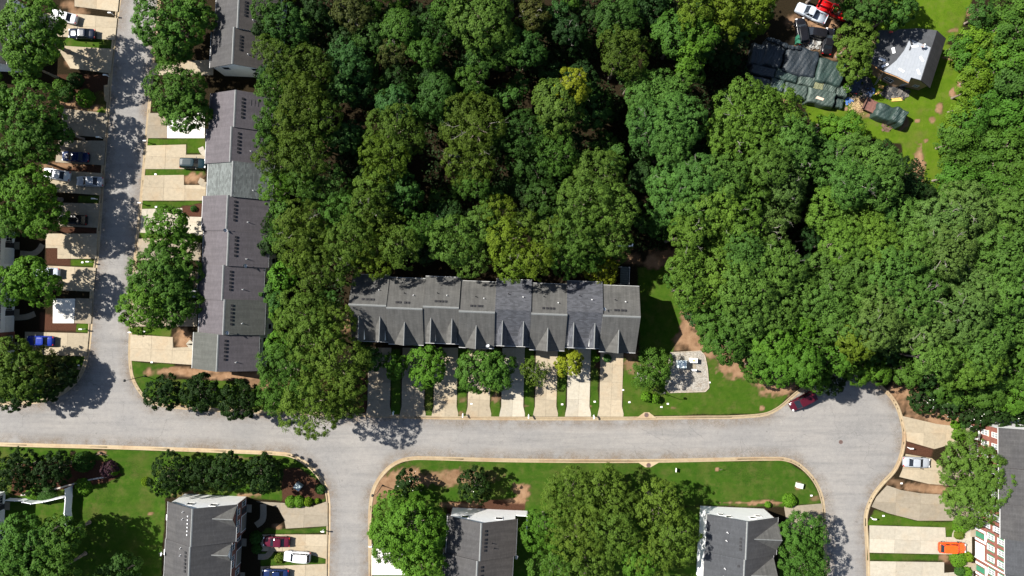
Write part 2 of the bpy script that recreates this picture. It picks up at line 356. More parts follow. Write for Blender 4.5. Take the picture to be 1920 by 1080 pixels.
def build_ground():
    st = 0.36
    xs = np.concatenate([[-2500, -700, -300, -160], np.arange(-118, 118.01, st), [160, 300, 700, 2500]])
    ys = np.concatenate([[-2500, -700, -300, -120], np.arange(-74, 74.01, st), [120, 300, 700, 2500]])
    X, Y = np.meshgrid(xs, ys); nx, ny = len(xs), len(ys)
    x = X.ravel(); y = Y.ravel(); u = x * PXM + 960; v = 540 - y * PXM
    wob = (fbm(u, v, 26, 3) - 0.5) * 9; wob2 = (fbm(u, v, 26, 11) - 0.5) * 9
    n1 = fbm(u, v, 40, 21); n2 = fbm(u, v, 9, 31)
    grass = np.zeros_like(u); yel = np.zeros_like(u)
    for poly, ye in GRASS:
        p = np.array(poly); lo = p.min(0) - 14; hi = p.max(0) + 14
        s = (u > lo[0]) & (u < hi[0]) & (v > lo[1]) & (v < hi[1])
        uu = u[s] + wob[s] * 0.5; vv = v[s] + wob2[s] * 0.5
        d = edge_dist(uu, vv, poly); i = inside(uu, vv, poly); sd = np.where(i, d, -d)
        a = np.clip(sd / 5 + 0.6, 0, 1); yel[s] = np.where(a > grass[s], ye, yel[s]); grass[s] = np.maximum(grass[s], a)
    clay = np.zeros_like(u)
    for cu, cv, ru, rv, k in CLAY:
        s = (abs(u - cu) < ru * 2) & (abs(v - cv) < rv * 2)
        r = np.sqrt(((u[s] + wob[s] * .6 - cu) / ru) ** 2 + ((v[s] + wob2[s] * .6 - cv) / rv) ** 2)
        a = np.clip((1.25 - r) * 1.6 + (n2[s] - .5) * 2.2, 0, 1) * k; clay[s] = np.maximum(clay[s], a)
    mulch = np.zeros_like(u)
    for poly, k in MULCH:
        p = np.array(poly); lo = p.min(0) - 10; hi = p.max(0) + 10
        s = (u > lo[0]) & (u < hi[0]) & (v > lo[1]) & (v < hi[1])
        uu = u[s] + wob[s] * .3; vv = v[s] + wob2[s] * .3
        i = inside(uu, vv, poly); d = edge_dist(uu, vv, poly); mulch[s] = np.maximum(mulch[s], np.clip(np.where(i, d, -d) / 3 + .5, 0, 1) * k)
    grass *= (1 - clay * 0.95) * (1 - mulch)
    grass *= np.clip(0.72 + (n1 - 0.42) * 2.2, 0.66, 1)
    grass[(np.abs(x) > 112) | (np.abs(y) > 68)] = 0.42
    z = (fbm(u, v, 60, 41) - 0.5) * 0.06
    z = np.minimum(z, 0.012)
    rd = inside(u, v, ROAD); near = edge_dist(u, v, ROAD)
    z[rd | (near < 5.4)] = -0.135
    z[(np.abs(x) > 120) | (np.abs(y) > 76)] = -0.02
    me = bpy.data.meshes.new("ground")
    idx = np.arange(nx * ny).reshape(ny, nx)
    q = np.stack([idx[:-1, :-1], idx[:-1, 1:], idx[1:, 1:], idx[1:, :-1]], -1).reshape(-1, 4)
    me.vertices.add(nx * ny); me.vertices.foreach_set("co", np.stack([x, y, z], -1).ravel())
    me.loops.add(q.size); me.loops.foreach_set("vertex_index", q.ravel())
    me.polygons.add(len(q)); me.polygons.foreach_set("loop_start", np.arange(0, q.size, 4)); me.polygons.foreach_set("loop_total", np.full(len(q), 4))
    me.update(); me.validate()
    ca = me.attributes.new("cover", 'FLOAT_COLOR', 'POINT')
    ca.data.foreach_set("color", np.stack([grass, clay, mulch, yel], -1).astype(np.float32).ravel())
    m, n, l, b = new_mat("ground cover")
    at = n.new("ShaderNodeAttribute"); at.attribute_name = "cover"; g = n.new("ShaderNodeNewGeometry"); P = g.outputs["Position"]
    sp = n.new("ShaderNodeSeparateColor"); l.new(at.outputs["Color"], sp.inputs[0])
    fine = noise(n, l, P, 5.5, 8, 0.75); mid = noise(n, l, P, 0.8, 6, 0.65); big = noise(n, l, P, 0.16, 4, 0.6)
    mow = noise(n, l, P, 0.5, 4, 0.6, (0.15, 1.6, 1))
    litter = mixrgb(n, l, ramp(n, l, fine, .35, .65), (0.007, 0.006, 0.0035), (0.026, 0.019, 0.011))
    clayc = mixrgb(n, l, ramp(n, l, mid, .3, .7), (0.175, 0.100, 0.056), (0.29, 0.185, 0.112))
    clayc = mixrgb(n, l, ramp(n, l, fine, .3, .75), mixrgb(n, l, 1.0, clayc, (0.72, 0.7, 0.68), 'MULTIPLY'), clayc)
    mulc = mixrgb(n, l, ramp(n, l, fine, .3, .7), (0.026, 0.012, 0.008), (0.085, 0.040, 0.026))
    ga = mixrgb(n, l, ramp(n, l, mid, .3, .7), (0.014, 0.046, 0.005), (0.032, 0.068, 0.009))
    ga = mixrgb(n, l, ramp(n, l, mow, .45, .75), ga, (0.034, 0.060, 0.011))
    gy = mixrgb(n, l, ramp(n, l, mid, .3, .7), (0.050, 0.098, 0.006), (0.078, 0.126, 0.010))
    gr = mixrgb(n, l, at.outputs["Alpha"], ga, gy)
    gr = mixrgb(n, l, ramp(n, l, fine, .25, .8), mixrgb(n, l, 1.0, gr, (0.68, 0.7, 0.66), 'MULTIPLY'), mixrgb(n, l, 1.0, gr, (1.2, 1.15, 1.1), 'MULTIPLY'))
    dry = noise(n, l, P, 0.45, 7, 0.72); gr = mixrgb(n, l, ramp(n, l, dry, .50, .78), gr, mixrgb(n, l, .5, gr, (0.115, 0.092, 0.036)))
    gr = mixrgb(n, l, ramp(n, l, big, .52, .75), gr, mixrgb(n, l, 0.3, gr, (0.085, 0.06, 0.024)))
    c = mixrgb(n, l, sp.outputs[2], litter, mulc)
    c = mixrgb(n, l, sp.outputs[1], c, clayc)
    # ragged edge between turf and soil
    e = n.new("ShaderNodeMath"); e.operation = 'ADD'; e.use_clamp = True
    sub = n.new("ShaderNodeMath"); sub.operation = 'MULTIPLY_ADD'; sub.inputs[1].default_value = 0.9; sub.inputs[2].default_value = -0.45
    l.new(fine, sub.inputs[0]); l.new(sp.outputs[0], e.inputs[0]); l.new(sub.outputs[0], e.inputs[1])
    c = mixrgb(n, l, ramp(n, l, e.outputs[0], .25, .7), c, gr)
    l.new(c, b.inputs["Base Color"]); b.inputs["Roughness"].default_value = 1.0; b.inputs["Specular IOR Level"].default_value = 0.0
    bump(n, l, b, fine, 0.25, 0.05)
    me.materials.append(m)
    tag(link("ground", me), kind="structure")
build_ground()

# ------------------------------------------------------------------ road and kerbs
def road_mat():
    m, n, l, b = new_mat("old asphalt"); g = n.new("ShaderNodeNewGeometry"); P = g.outputs["Position"]
    f1 = noise(n, l, P, 0.10, 6, 0.6); f2 = noise(n, l, P, 7.0, 6, 0.8); f3 = noise(n, l, P, 0.42, 7, 0.7, (0.16, 1.7, 1)); f5 = noise(n, l, P, 1.3, 7, 0.75)
    c = mixrgb(n, l, ramp(n, l, f1, .3, .7), (0.172, 0.167, 0.163), (0.222, 0.209, 0.194))
    c = mixrgb(n, l, ramp(n, l, f3, .45, .72), c, (0.150, 0.145, 0.141))
    c = mixrgb(n, l, ramp(n, l, f5, .30, .72), mixrgb(n, l, 1.0, c, (0.88, 0.88, 0.885), 'MULTIPLY'), mixrgb(n, l, 1.0, c, (1.08, 1.08, 1.07), 'MULTIPLY'))
    c = mixrgb(n, l, ramp(n, l, f2, .3, .72), mixrgb(n, l, 1.0, c, (0.80, 0.80, 0.81), 'MULTIPLY'), mixrgb(n, l, 1.0, c, (1.15, 1.15, 1.14), 'MULTIPLY'))
    c = crack(n, l, P, c, 0.15, 0.007, 0.42, (0.06, 0.056, 0.052)); c = crack(n, l, P, c, 0.45, 0.010, 0.22, (0.08, 0.075, 0.07))
    st = noise(n, l, P, 0.8, 3, 0.5); c = mixrgb(n, l, ramp(n, l, st, .68, .80), c, (0.105, 0.10, 0.097))
    sp = noise(n, l, P, 2.6, 2, 0.5); c = mixrgb(n, l, ramp(n, l, sp, .74, .78), c, (0.09, 0.086, 0.083))
    l.new(c, b.inputs["Base Color"]); b.inputs["Roughness"].default_value = 0.92; b.inputs["Specular IOR Level"].default_value = 0.15
    bump(n, l, b, f2, 0.3, 0.02); return m
def build_road():
    pts = [W(*p) for p in ROAD]; tris = tessellate_polygon([pts])
    me = bpy.data.meshes.new("road"); me.from_pydata([(p.x, p.y, -0.11) for p in pts], [], [tuple(t) for t in tris])
    me.materials.append(road_mat()); me.update()
    if me.polygons[0].normal.z < 0: me.flip_normals()
    tag(link("road", me), kind="structure")
build_road()
KERB = concrete_mat("kerb concrete", (0.30, 0.235, 0.15), (0.2, 0.1, 0.05), 0.5)
def build_kerb(edge):
    P = [W(*p).to_2d() for p in edge]; n = len(P); prof = [(-0.02, -0.2), (-0.02, -0.103), (0.36, -0.10), (0.43, 0.018), (0.50, 0.03), (0.64, 0.03), (0.64, -0.3)]
    rows = []
    for i in range(n):
        d = (P[min(i + 1, n - 1)] - P[max(i - 1, 0)]).normalized(); nn = Vector((d.y, -d.x))
        # the kerb lies on the side away from the road: the outline runs with the road on its left
        rows.append([(P[i].x + nn.x * a, P[i].y + nn.y * a, z) for a, z in prof])
    mb = MB(); k = len(prof); mb.v = [p for r in rows for p in r]
    for i in range(n - 1):
        for j in range(k - 1): mb.f.append((i * k + j, (i + 1) * k + j, (i + 1) * k + j + 1, i * k + j + 1))
    o = mb.build("kerb", KERB); tag(o, kind="structure")
def silt_mat():
    m, n, l, b = new_mat("washed silt"); at = n.new("ShaderNodeAttribute"); at.attribute_name = "edge"; g = n.new("ShaderNodeNewGeometry"); P = g.outputs["Position"]
    f = noise(n, l, P, 0.30, 6, 0.7); f2 = noise(n, l, P, 2.5, 5, 0.7)
    l.new(mixrgb(n, l, f2, (0.155, 0.125, 0.098), (0.235, 0.175, 0.12)), b.inputs["Base Color"]); b.inputs["Roughness"].default_value = 1.0; b.inputs["Specular IOR Level"].default_value = 0.0
    k = n.new("ShaderNodeMath"); k.operation = 'MULTIPLY'; l.new(at.outputs["Fac"], k.inputs[0]); l.new(ramp(n, l, f, .36, .68), k.inputs[1])
    k2 = n.new("ShaderNodeMath"); k2.operation = 'MULTIPLY'; l.new(k.outputs[0], k2.inputs[0]); l.new(ramp(n, l, f2, .2, .6), k2.inputs[1]); l.new(k2.outputs[0], b.inputs["Alpha"]); return m
SILT = silt_mat()
def build_silt(edge):
    P = [W(*p).to_2d() for p in edge]; n = len(P); V, A, F_ = [], [], []
    for i in range(n):
        d = (P[min(i + 1, n - 1)] - P[max(i - 1, 0)]).normalized(); nn = Vector((-d.y, d.x))
        for o, w in ((0.0, .95), (.35, .75), (1.0, .4), (2.1, 0.0)): V.append((P[i].x + nn.x * o, P[i].y + nn.y * o, -.105)); A.append(w)
    for i in range(n - 1):
        for j in range(3): F_.append((i * 4 + j, i * 4 + j + 1, i * 4 + j + 5, i * 4 + j + 4))
    me = bpy.data.meshes.new("road_silt"); me.from_pydata(V, [], F_); me.update(); me.attributes.new("edge", 'FLOAT', 'POINT').data.foreach_set("value", A); me.materials.append(SILT)
    tag(link("road_silt", me), kind="structure")
for e in (E_WEST, E_SOUTHWEST, E_ISLAND, E_EAST): build_silt(e)
area = sum(ROAD[i][0] * ROAD[(i + 1) % len(ROAD)][1] - ROAD[(i + 1) % len(ROAD)][0] * ROAD[i][1] for i in range(len(ROAD)))
for e in (E_WEST, E_SOUTHWEST, E_ISLAND, E_EAST):
    build_kerb(e if area < 0 else e)

# ------------------------------------------------------------------ driveways: concrete slabs with open joints
def clip_poly(poly, a, b, c):
    """keep a*x + b*y <= c"""
    out = []
    for i in range(len(poly)):
        p, q = poly[i], poly[(i + 1) % len(poly)]; dp = a * p[0] + b * p[1] - c; dq = a * q[0] + b * q[1] - c
        if dp <= 0: out.append(p)
        if dp * dq < 0:
            t = dp / (dp - dq); out.append((p[0] + (q[0] - p[0]) * t, p[1] + (q[1] - p[1]) * t))
    return out
def poly_area(p): return 0.5 * sum(p[i][0] * p[(i + 1) % len(p)][1] - p[(i + 1) % len(p)][0] * p[i][1] for i in range(len(p)))
CONC = concrete_mat("driveway concrete", (0.285, 0.240, 0.172), (0.28, 0.175, 0.085), 0.35)
CONC_PALE = concrete_mat("pale new concrete", (0.315, 0.285, 0.228), (0.3, 0.22, 0.13), 0.25)
CONC_GREY = concrete_mat("worn grey concrete", (0.21, 0.18, 0.136), (0.24, 0.16, 0.08), 0.4)
CONC_WHITE = concrete_mat("white coated concrete", (0.56, 0.54, 0.50), (0.5, 0.42, 0.34), 0.1)
def driveway(pix, mat=CONC, cell=(4.2, 2.9), rot=-2.5, name="driveway"):
    P = [tuple(W(*p).to_2d()) for p in pix]
    if poly_area(P) < 0: P = P[::-1]
    r = math.radians(rot); ex, ey = (math.cos(r), math.sin(r)), (-math.sin(r), math.cos(r))
    s = [p[0] * ex[0] + p[1] * ex[1] for p in P]; t = [p[0] * ey[0] + p[1] * ey[1] for p in P]
    ns = max(1, round((max(s) - min(s)) / cell[0])); nt = max(1, round((max(t) - min(t)) / cell[1]))
    root = empty(name, (sum(p[0] for p in P) / len(P), sum(p[1] for p in P) / len(P), 0), kind="structure"); g = 0.013
    for i in range(ns):
        for j in range(nt):
            s0 = min(s) + (max(s) - min(s)) * i / ns + g; s1 = min(s) + (max(s) - min(s)) * (i + 1) / ns - g
            t0 = min(t) + (max(t) - min(t)) * j / nt + g; t1 = min(t) + (max(t) - min(t)) * (j + 1) / nt - g
            q = clip_poly(P, ex[0], ex[1], s1); q = clip_poly(q, -ex[0], -ex[1], -s0) if q else q
            q = clip_poly(q, ey[0], ey[1], t1) if q else q; q = clip_poly(q, -ey[0], -ey[1], -t0) if q else q
            if len(q) < 3 or abs(poly_area(q)) < 0.35: continue
            z = 0.045 + random.uniform(-.006, .006)
            q = [(a - root.location.x, b - root.location.y) for a, b in q]
            MB().prism(q, -0.25, z).build("concrete_slab", mat, root)
    bed = [(a - root.location.x, b - root.location.y) for a, b in P]
    MB().prism(bed, -0.28, 0.02).build("joint_bed", plain("joint dirt", (0.15, 0.115, 0.075), 0.95, 0.3), root)
    return root
def rect(x0, y0, x1, y1): return [(x0, y0), (x1, y0), (x1, y1), (x0, y1)]
for (a, b), m in zip(((688, 732), (752, 796), (812, 857), (876, 919), (939, 982), (1002, 1044), (1062, 1106), (1123, 1167)), (CONC_GREY, CONC_GREY, CONC, CONC, CONC_PALE, CONC, CONC_PALE, CONC)):
    driveway([(a + 3, 652), (b + 2, 652), (b - 1, 762), (b + 2, 775), (b + 2, 781), (a - 3, 781), (a - 2, 775), (a + 1, 762)], m, (2.3, 3.4))
EASTD = [([(284, 118), (400, 112), (400, 141), (283, 141)], CONC), ([(279, 212), (313, 212), (313, 259), (275, 259)], CONC_GREY), ([(313.5, 212), (384, 212), (384, 259), (313.5, 259)], CONC_WHITE),
    ([(275, 273), (349, 271), (349, 290), (384, 290), (386, 317), (271, 317)], CONC), ([(271, 329), (345, 328), (345, 347), (386, 347), (386, 376), (266, 376)], CONC), ([(266, 392), (342, 390), (342, 406), (380, 407), (380, 443), (262, 436), (264, 420)], CONC_PALE),
    ([(260, 447), (378, 447), (376, 488), (257, 488)], CONC_GREY), ([(255, 505), (372, 505), (372, 550), (250, 550)], CONC_GREY), ([(249, 565), (370, 565), (370, 612), (245, 612)], CONC_GREY), ([(245, 627), (324, 632), (325, 652), (363, 650), (362, 684), (244, 676)], CONC)]
WESTD = [([(140, -10), (224, -10), (221, 22), (140, 12)], CONC), ([(60, 25), (145, 26), (220, 34), (216, 75), (115, 69), (60, 62)], CONC), ([(105, 85), (213, 92), (208, 138), (132, 128)], CONC), ([(118, 203), (203, 213), (199, 258), (112, 252)], CONC_GREY),
    ([(110, 263), (199, 264), (195, 310), (104, 304)], CONC_GREY), ([(78, 317), (193, 325), (189, 366), (105, 360)], CONC), ([(110, 380), (187, 382), (183, 427), (108, 424)], CONC_GREY), ([(86, 438), (183, 438), (181, 485), (108, 485), (108, 465), (86, 465)], CONC),
    ([(60, 497), (180, 502), (176, 547), (60, 541)], CONC), ([(100, 560), (141.5, 560), (139, 606), (99, 606)], CONC_WHITE), ([(142.5, 559), (174, 560), (171, 607), (140, 606)], CONC_GREY), ([(47, 622), (167, 625), (163, 668), (47, 664)], CONC)]
SOUTHD = [([(480, 940), (533, 943), (581, 951), (613, 940), (615, 986), (536, 991), (533, 974), (521, 951)], CONC_GREY), ([(489, 1002), (613, 1002), (613, 1048), (560, 1034), (489, 1033)], CONC), ([(489, 1062), (613, 1057), (613, 1110), (489, 1110)], CONC),
    ([(697, 1028), (762, 1028), (762, 1078), (697, 1078)], CONC_WHITE), ([(1470, 950), (1541, 944), (1543, 985), (1478, 1000)], CONC_GREY)]
RIGHTD = [([(1692, 780), (1757, 795), (1800, 800), (1815, 815), (1792, 830), (1752, 842), (1700, 827), (1699, 812)], CONC), ([(1698, 851), (1747, 859), (1772, 880), (1800, 885), (1800, 912), (1740, 907), (1686, 894), (1692, 880)], CONC), ([(1663, 910), (1690, 919), (1727, 925), (1762, 927), (1815, 948), (1815, 976), (1720, 976), (1665, 962), (1634, 950), (1643, 932)], CONC_GREY),
    ([(1630, 985), (1772, 989), (1773, 1007), (1795, 1007), (1795, 1000), (1822, 995), (1822, 1040), (1630, 1036)], CONC_PALE), ([(1631, 1052), (1770, 1054), (1770, 1074), (1825, 1070), (1825, 1120), (1632, 1120)], CONC_PALE)]
for p, m in EASTD + WESTD + SOUTHD + RIGHTD: driveway(p, m)
pad = [tuple(W(*p).to_2d()) for p in GRAVEL_PAD]
def gravel_mat():
    m, n, l, b = new_mat("pale gravel"); g = n.new("ShaderNodeNewGeometry"); P = g.outputs["Position"]
    vo = n.new("ShaderNodeTexVoronoi"); vo.inputs["Scale"].default_value = 7; l.new(P, vo.inputs["Vector"])
    f = noise(n, l, P, 0.9, 6, 0.7); sp = n.new("ShaderNodeSeparateColor"); l.new(vo.outputs["Color"], sp.inputs[0])
    c = mixrgb(n, l, sp.outputs[0], (0.15, 0.135, 0.115), (0.29, 0.27, 0.235)); c = mixrgb(n, l, ramp(n, l, f, .5, .75), c, (0.15, 0.11, 0.07))
    l.new(c, b.inputs["Base Color"]); b.inputs["Roughness"].default_value = 0.95; bump(n, l, b, vo.outputs["Distance"], 0.8, 0.05); return m
tag(MB().prism(pad, -0.2, 0.05).build("gravel_pad", gravel_mat()), kind="structure")
edge_root = empty("timber_edging", W(1290, 697), label="low grey timber edging round the gravel pad right of the townhouses", cat="edging")
for i in range(len(pad)):
    a, b = Vector(pad[i]), Vector(pad[(i + 1) % len(pad)]); n = max(1, round((b - a).length / 2.4)); d = (b - a).normalized(); nn = Vector((-d.y, d.x)) * 0.07
    for k in range(n):
        p = a + (b - a) * k / n + d * .02 - edge_root.location.to_2d(); q = a + (b - a) * (k + 1) / n - d * .02 - edge_root.location.to_2d()
        MB().prism([p + nn, p - nn, q - nn, q + nn], -0.1, 0.15).build("timber", plain("weathered timber", (0.28, 0.24, 0.19), 0.9, 0.25), edge_root)

def walk(pix, wid, mat=CONC_GREY):
    L = [W(*p).to_2d() for p in smooth_line(pix, 5)]; mb = MB(); a, b = [], []
    for i, p in enumerate(L):
        d = (L[min(i + 1, len(L) - 1)] - L[max(i - 1, 0)]).normalized(); n = Vector((-d.y, d.x)) * wid / 2
        a.append(p + n); b.append(p - n)
    for i in range(len(L) - 1):
        mb.prism([a[i], b[i], b[i + 1] - (b[i + 1] - b[i]) * .03, a[i + 1] - (a[i + 1] - a[i]) * .03], -.1, .05)
    tag(mb.build("front_path", mat), kind="structure")
walk([(484, 1044), (500, 1043), (508, 1034), (510, 1026)], 1.0); walk([(480, 985), (492, 975), (494, 945)], 1.1); walk([(38, 475), (62, 476), (74, 468), (80, 458)], 1.0); walk([(18, 596), (50, 594), (66, 588)], 1.0)
walk([(1790, 1008), (1792, 998), (1812, 993), (1824, 994)], 1.0, CONC_PALE); walk([(1798, 1074), (1810, 1062), (1822, 1056)], 1.0); walk([(386, 290), (379, 283), (376, 276)], 1.0, CONC_PALE)
walk([(386, 347), (376, 342), (380, 335)], 1.0, CONC_GREY); walk([(364, 651), (354, 646), (360, 640)], 1.0, CONC_PALE)

# ------------------------------------------------------------------ houses
ROOF = {
    "weathered": roof_mat("weathered brown-grey shingles", (0.052, 0.0515, 0.049), 0.40, 0.0, (0.072, 0.070, 0.064)),
    "newer": roof_mat("newer blue-grey shingles", (0.046, 0.048, 0.055), 0.12, 0.22),
    "mauve": roof_mat("mauve-grey shingles", (0.065, 0.058, 0.063), 0.22, 0.0),
    "teal": roof_mat("pale grey-green shingles", (0.082, 0.091, 0.088), 0.12, 0.22),
    "olive": roof_mat("stained olive-grey shingles", (0.052, 0.054, 0.048), 0.25, 0.0),
    "dark": roof_mat("dark charcoal shingles", (0.038, 0.037, 0.038), 0.3, 0.0, (0.05, 0.048, 0.046)),
    "charcoal": roof_mat("smooth charcoal shingles", (0.036, 0.038, 0.042), 0.2, 0.0),
    "brownish": roof_mat("faded dark shingles", (0.046, 0.041, 0.038), 0.3, 0.0),
}
WALLM = {"white": siding_mat("white lap siding", (0.87, 0.875, 0.87)), "cream": siding_mat("cream lap siding", (0.55, 0.54, 0.46)), "green": siding_mat("pale sage siding", (0.40, 0.43, 0.36)),
    "brick": brick_mat("red brick wall", (0.18, 0.046, 0.027)), "brown": siding_mat("tan siding", (0.28, 0.19, 0.12)), "grey": siding_mat("grey siding", (0.4, 0.4, 0.39))}
GUTTER = plain("gutter paint", (0.42, 0.42, 0.41), 0.5, 0.1)
GARAGE = plain("tan garage door", (0.20, 0.17, 0.14), 0.6, 0.1)
RIDGE = plain("ridge cap", (0.125, 0.13, 0.128), 0.7, 0.15)
VENT = plain("roof vent metal", (0.012, 0.012, 0.014), 0.6, 0.2, spec=0.3)
PIPE = plain("lead pipe flashing", (0.5, 0.5, 0.5), 0.5, 0.1)
GREEN_SH = plain("green shutter paint", (0.03, 0.16, 0.09), 0.6, 0.1); BLACK_SH = plain("black shutter paint", (0.02, 0.02, 0.024), 0.6, 0.1)
LINTEL = plain("cream stone lintel", (0.55, 0.47, 0.33), 0.8, 0.1)
_shared = {}
def shared(key, make):
    if key not in _shared: _shared[key] = make()
    return _shared[key]

def window(parent, p, ax, out, w, h, muntin=True, shutter=None, sill=False, lintel=None, frame=WHITE, glass=None):
    """p: centre on the wall, ax: unit vector along the wall, out: outward normal; frame, pane and the rest are meshes of their own"""
    ax = Vector(ax); out = Vector(out); up = Vector((0, 0, 1)); rotz = math.atan2(ax.y, ax.x)
    def mk(nm, m, boxes):
        mb = MB()
        for x0, z0, x1, z1, y0, y1 in boxes: mb.box(x0, -y1, z0, x1, -y0, z1)
        return lambda: mb.mesh(nm, m)
    t = 0.06; fb = [(-w / 2 - t, -h / 2 - t, w / 2 + t, -h / 2, 0, .06), (-w / 2 - t, h / 2, w / 2 + t, h / 2 + t, 0, .06), (-w / 2 - t, -h / 2, -w / 2, h / 2, 0, .06), (w / 2, -h / 2, w / 2 + t, h / 2, 0, .06)]
    f = link("window", shared(("wf", w, h, frame.name), mk("window", frame, fb)), parent, p, rotz)
    link("pane", shared(("wp", w, h, glass), mk("pane", BLIND if glass else GLASS, [(-w / 2, -h / 2, w / 2, h / 2, .0, .02)])), f)
    if muntin:
        mb = [(-.02, -h / 2, .02, h / 2, .022, .045), (-w / 2, -.025, w / 2, .025, .022, .048)]
        link("muntin", shared(("wm", w, h, frame.name), mk("muntin", frame, mb)), f)
    if shutter:
        for s in (-1, 1):
            c = s * (w / 2 + t + .12)
            link("shutter", shared(("ws", h, s, w, shutter.name), mk("shutter", shutter, [(c - .10, -h / 2 - t, c + .10, h / 2 + t, 0.003, .05)])), f)
    if sill: link("sill", shared(("wi", w, frame.name), mk("sill", frame, [(-w / 2 - .12, -h / 2 - .16, w / 2 + .15, -h / 2 - .085, 0.0, .07)])), f)
    if lintel: link("lintel", shared(("wl", w, h, lintel.name), mk("lintel", lintel, [(-w / 2 - .15, h / 2 + .085, w / 2 + .15, h / 2 + .32, 0.0, .06)])), f)
    return f

class House:
    """ridge along local x; local -y is the front. zr ridge, zf/zb front and rear eaves, df/dr run of the two slopes"""
    def __init__(s, name, pos, ang, w, df, dr, zr, zf, zb, roofs, wall, label, cat, group, ov=0.32, ends=(True, True), ridge=RIDGE):
        s.root = empty(name, (pos.x, pos.y, 0), ang, label, cat, group); s.w, s.df, s.dr, s.zr, s.zf, s.zb, s.ov = w, df, dr, zr, zf, zb, ov
        s.sf = (zr - zf) / df; s.sb = (zr - zb) / dr; s.roofs = roofs; h = w / 2 - 0.004; t = 0.16
        ex0 = h + (0.25 if ends[0] else 0); ex1 = h + (0.25 if ends[1] else 0); s.yf = -(df - ov); s.yb = dr - ov
        wl = h - 0.012; zt = lambda y: (zr + y * s.sf if y < 0 else zr - y * s.sb) - t - 0.02
        a = [(s.yf, 0), (s.yb, 0), (s.yb, zt(s.yb)), (0, zt(0)), (s.yf, zt(s.yf))]
        mb = MB()
        for x, rev in ((-wl, True), (wl, False)):
            q = [(x, y, z) for y, z in a]; mb.poly(*(q[::-1] if rev else q))
        s.wallmat = wall
        mb.poly((-wl, s.yb, 0), (-wl, s.yb, zt(s.yb)), (wl, s.yb, zt(s.yb)), (wl, s.yb, 0))
        s.wallobj = mb.build("wall", wall, s.root)
        fm = MB().box(-wl, s.yf - .0, 0, wl, s.yf + .12, zt(s.yf)); s.frontwall = fm
        s.roof = MB().slab([(-ex0, -df, zf), (ex1, -df, zf), (ex1, 0, zr), (-ex0, 0, zr)], t).build("roof", roofs[0], s.root)
        MB().slab([(-ex0, 0.0, zr), (ex1, 0.0, zr), (ex1, dr, zb), (-ex0, dr, zb)], t).build("roof", roofs[1], s.root)
        mb = MB().poly((-ex0, -.17, zr - .17 * s.sf + .02), (ex1, -.17, zr - .17 * s.sf + .02), (ex1, 0, zr + .045), (-ex0, 0, zr + .045))
        mb.poly((-ex0, 0, zr + .045), (ex1, 0, zr + .045), (ex1, .17, zr - .17 * s.sb + .02), (-ex0, .17, zr - .17 * s.sb + .02))
        mb.build("ridge_cap", ridge, s.roof)
        MB().box(-ex0, -df - .09, zf - .16, ex1, -df - .012, zf - .05).build("gutter", GUTTER, s.root)
        MB().box(-ex0, dr + .012, zb - .16, ex1, dr + .07, zb - .06).build("gutter", GUTTER, s.root)
    def front(s, mat): s.frontwall.build("front_wall", mat, s.root)
    def z(s, y): return s.zr + y * s.sf if y < 0 else s.zr - y * s.sb
    def vents(s, xs, y, size=0.33, mat=VENT):
        sl = s.sf if y < 0 else -s.sb
        def mk():
            k = size / 2; mb = MB(); mb.box(-k, -k, -.1, k, k, .08); mb.box(-k * 1.12, -k * 1.12, .08, k * 1.12, k * 1.12, .13); return mb.mesh("roof_vent", mat)
        for x in xs: link("roof_vent", shared(("vent", size, mat.name), mk), s.root, (x, y, s.z(y)), (math.atan(sl), 0, 0))
    def pipe(s, x, y, mat=PIPE):
        def mk():
            mb = MB(); mb.bar((0, 0, -.1), (0, 0, .08), .16, 8, .07); mb.bar((0, 0, .08), (0, 0, .45), .06, 8); return mb.mesh("vent_pipe", mat)
        link("vent_pipe", shared(("pipe", mat.name), mk), s.root, (x, y, s.z(y)))
    def gable(s, xc, hw, zt, ze, roof, face, name="dormer", over=0.18, win=None):
        """a cross gable on the front slope; its eaves at ze, its ridge at zt"""
        yr = (zt - s.zr) / s.sf; ye = (ze - s.zr) / s.sf; yf = -s.df - 0.02 if name == "front_gable" else -s.df + .18
        d = MB(); up = 0.03
        A, B = (xc, yf, zt), (xc, min(yr, -0.05), zt)
        for sg in (-1, 1):
            e0 = (xc + sg * (hw + .06), yf, ze - .05); e1 = (xc + sg * (hw + .06), max(ye, yf + .02), ze - .05)
            q = [A, B, e1, e0] if sg > 0 else [B, A, e0, e1]
            d.slab([(p[0], p[1], p[2] + up) for p in q[::-1]], .09)
        o = d.build(name, roof, s.root)
        m = MB(); zb = s.zf - .25; y = yf + .14
        m.poly((xc - hw, y, zb), (xc + hw, y, zb), (xc + hw, y, ze - .1), (xc, y, zt - .12), (xc - hw, y, ze - .1))
        for sg in (-1, 1):
            x = xc + sg * hw; yy = max(ye, y + .02)
            q = [(x, y, zb), (x, y, ze - .1), (x, yy, ze - .1)]
            if ye > y + .1: q += [(x, yy, ze - .12)]
            q = [(x, y, s.z(y) - .1), (x, yy, ze - .1), (x, y, ze - .1)]
            m.poly(*(q if sg > 0 else q[::-1]))
        m.build("gable_wall", face, o)
        MB().poly((xc - .08, yf, zt - .02 + up), (xc, yf, zt + .05 + up), (xc, min(yr, -.05), zt + .05 + up), (xc - .08, min(yr, -.05), zt - .02 + up)).poly((xc, yf, zt + .05 + up), (xc + .08, yf, zt - .02 + up), (xc + .08, min(yr, -.05), zt - .02 + up), (xc, min(yr, -.05), zt + .05 + up)).build("ridge_cap", RIDGE, o)
        if win: window(o, (xc, y - .005, win[0]), (1, 0, 0), (0, -1, 0), win[1], win[2])
        return o
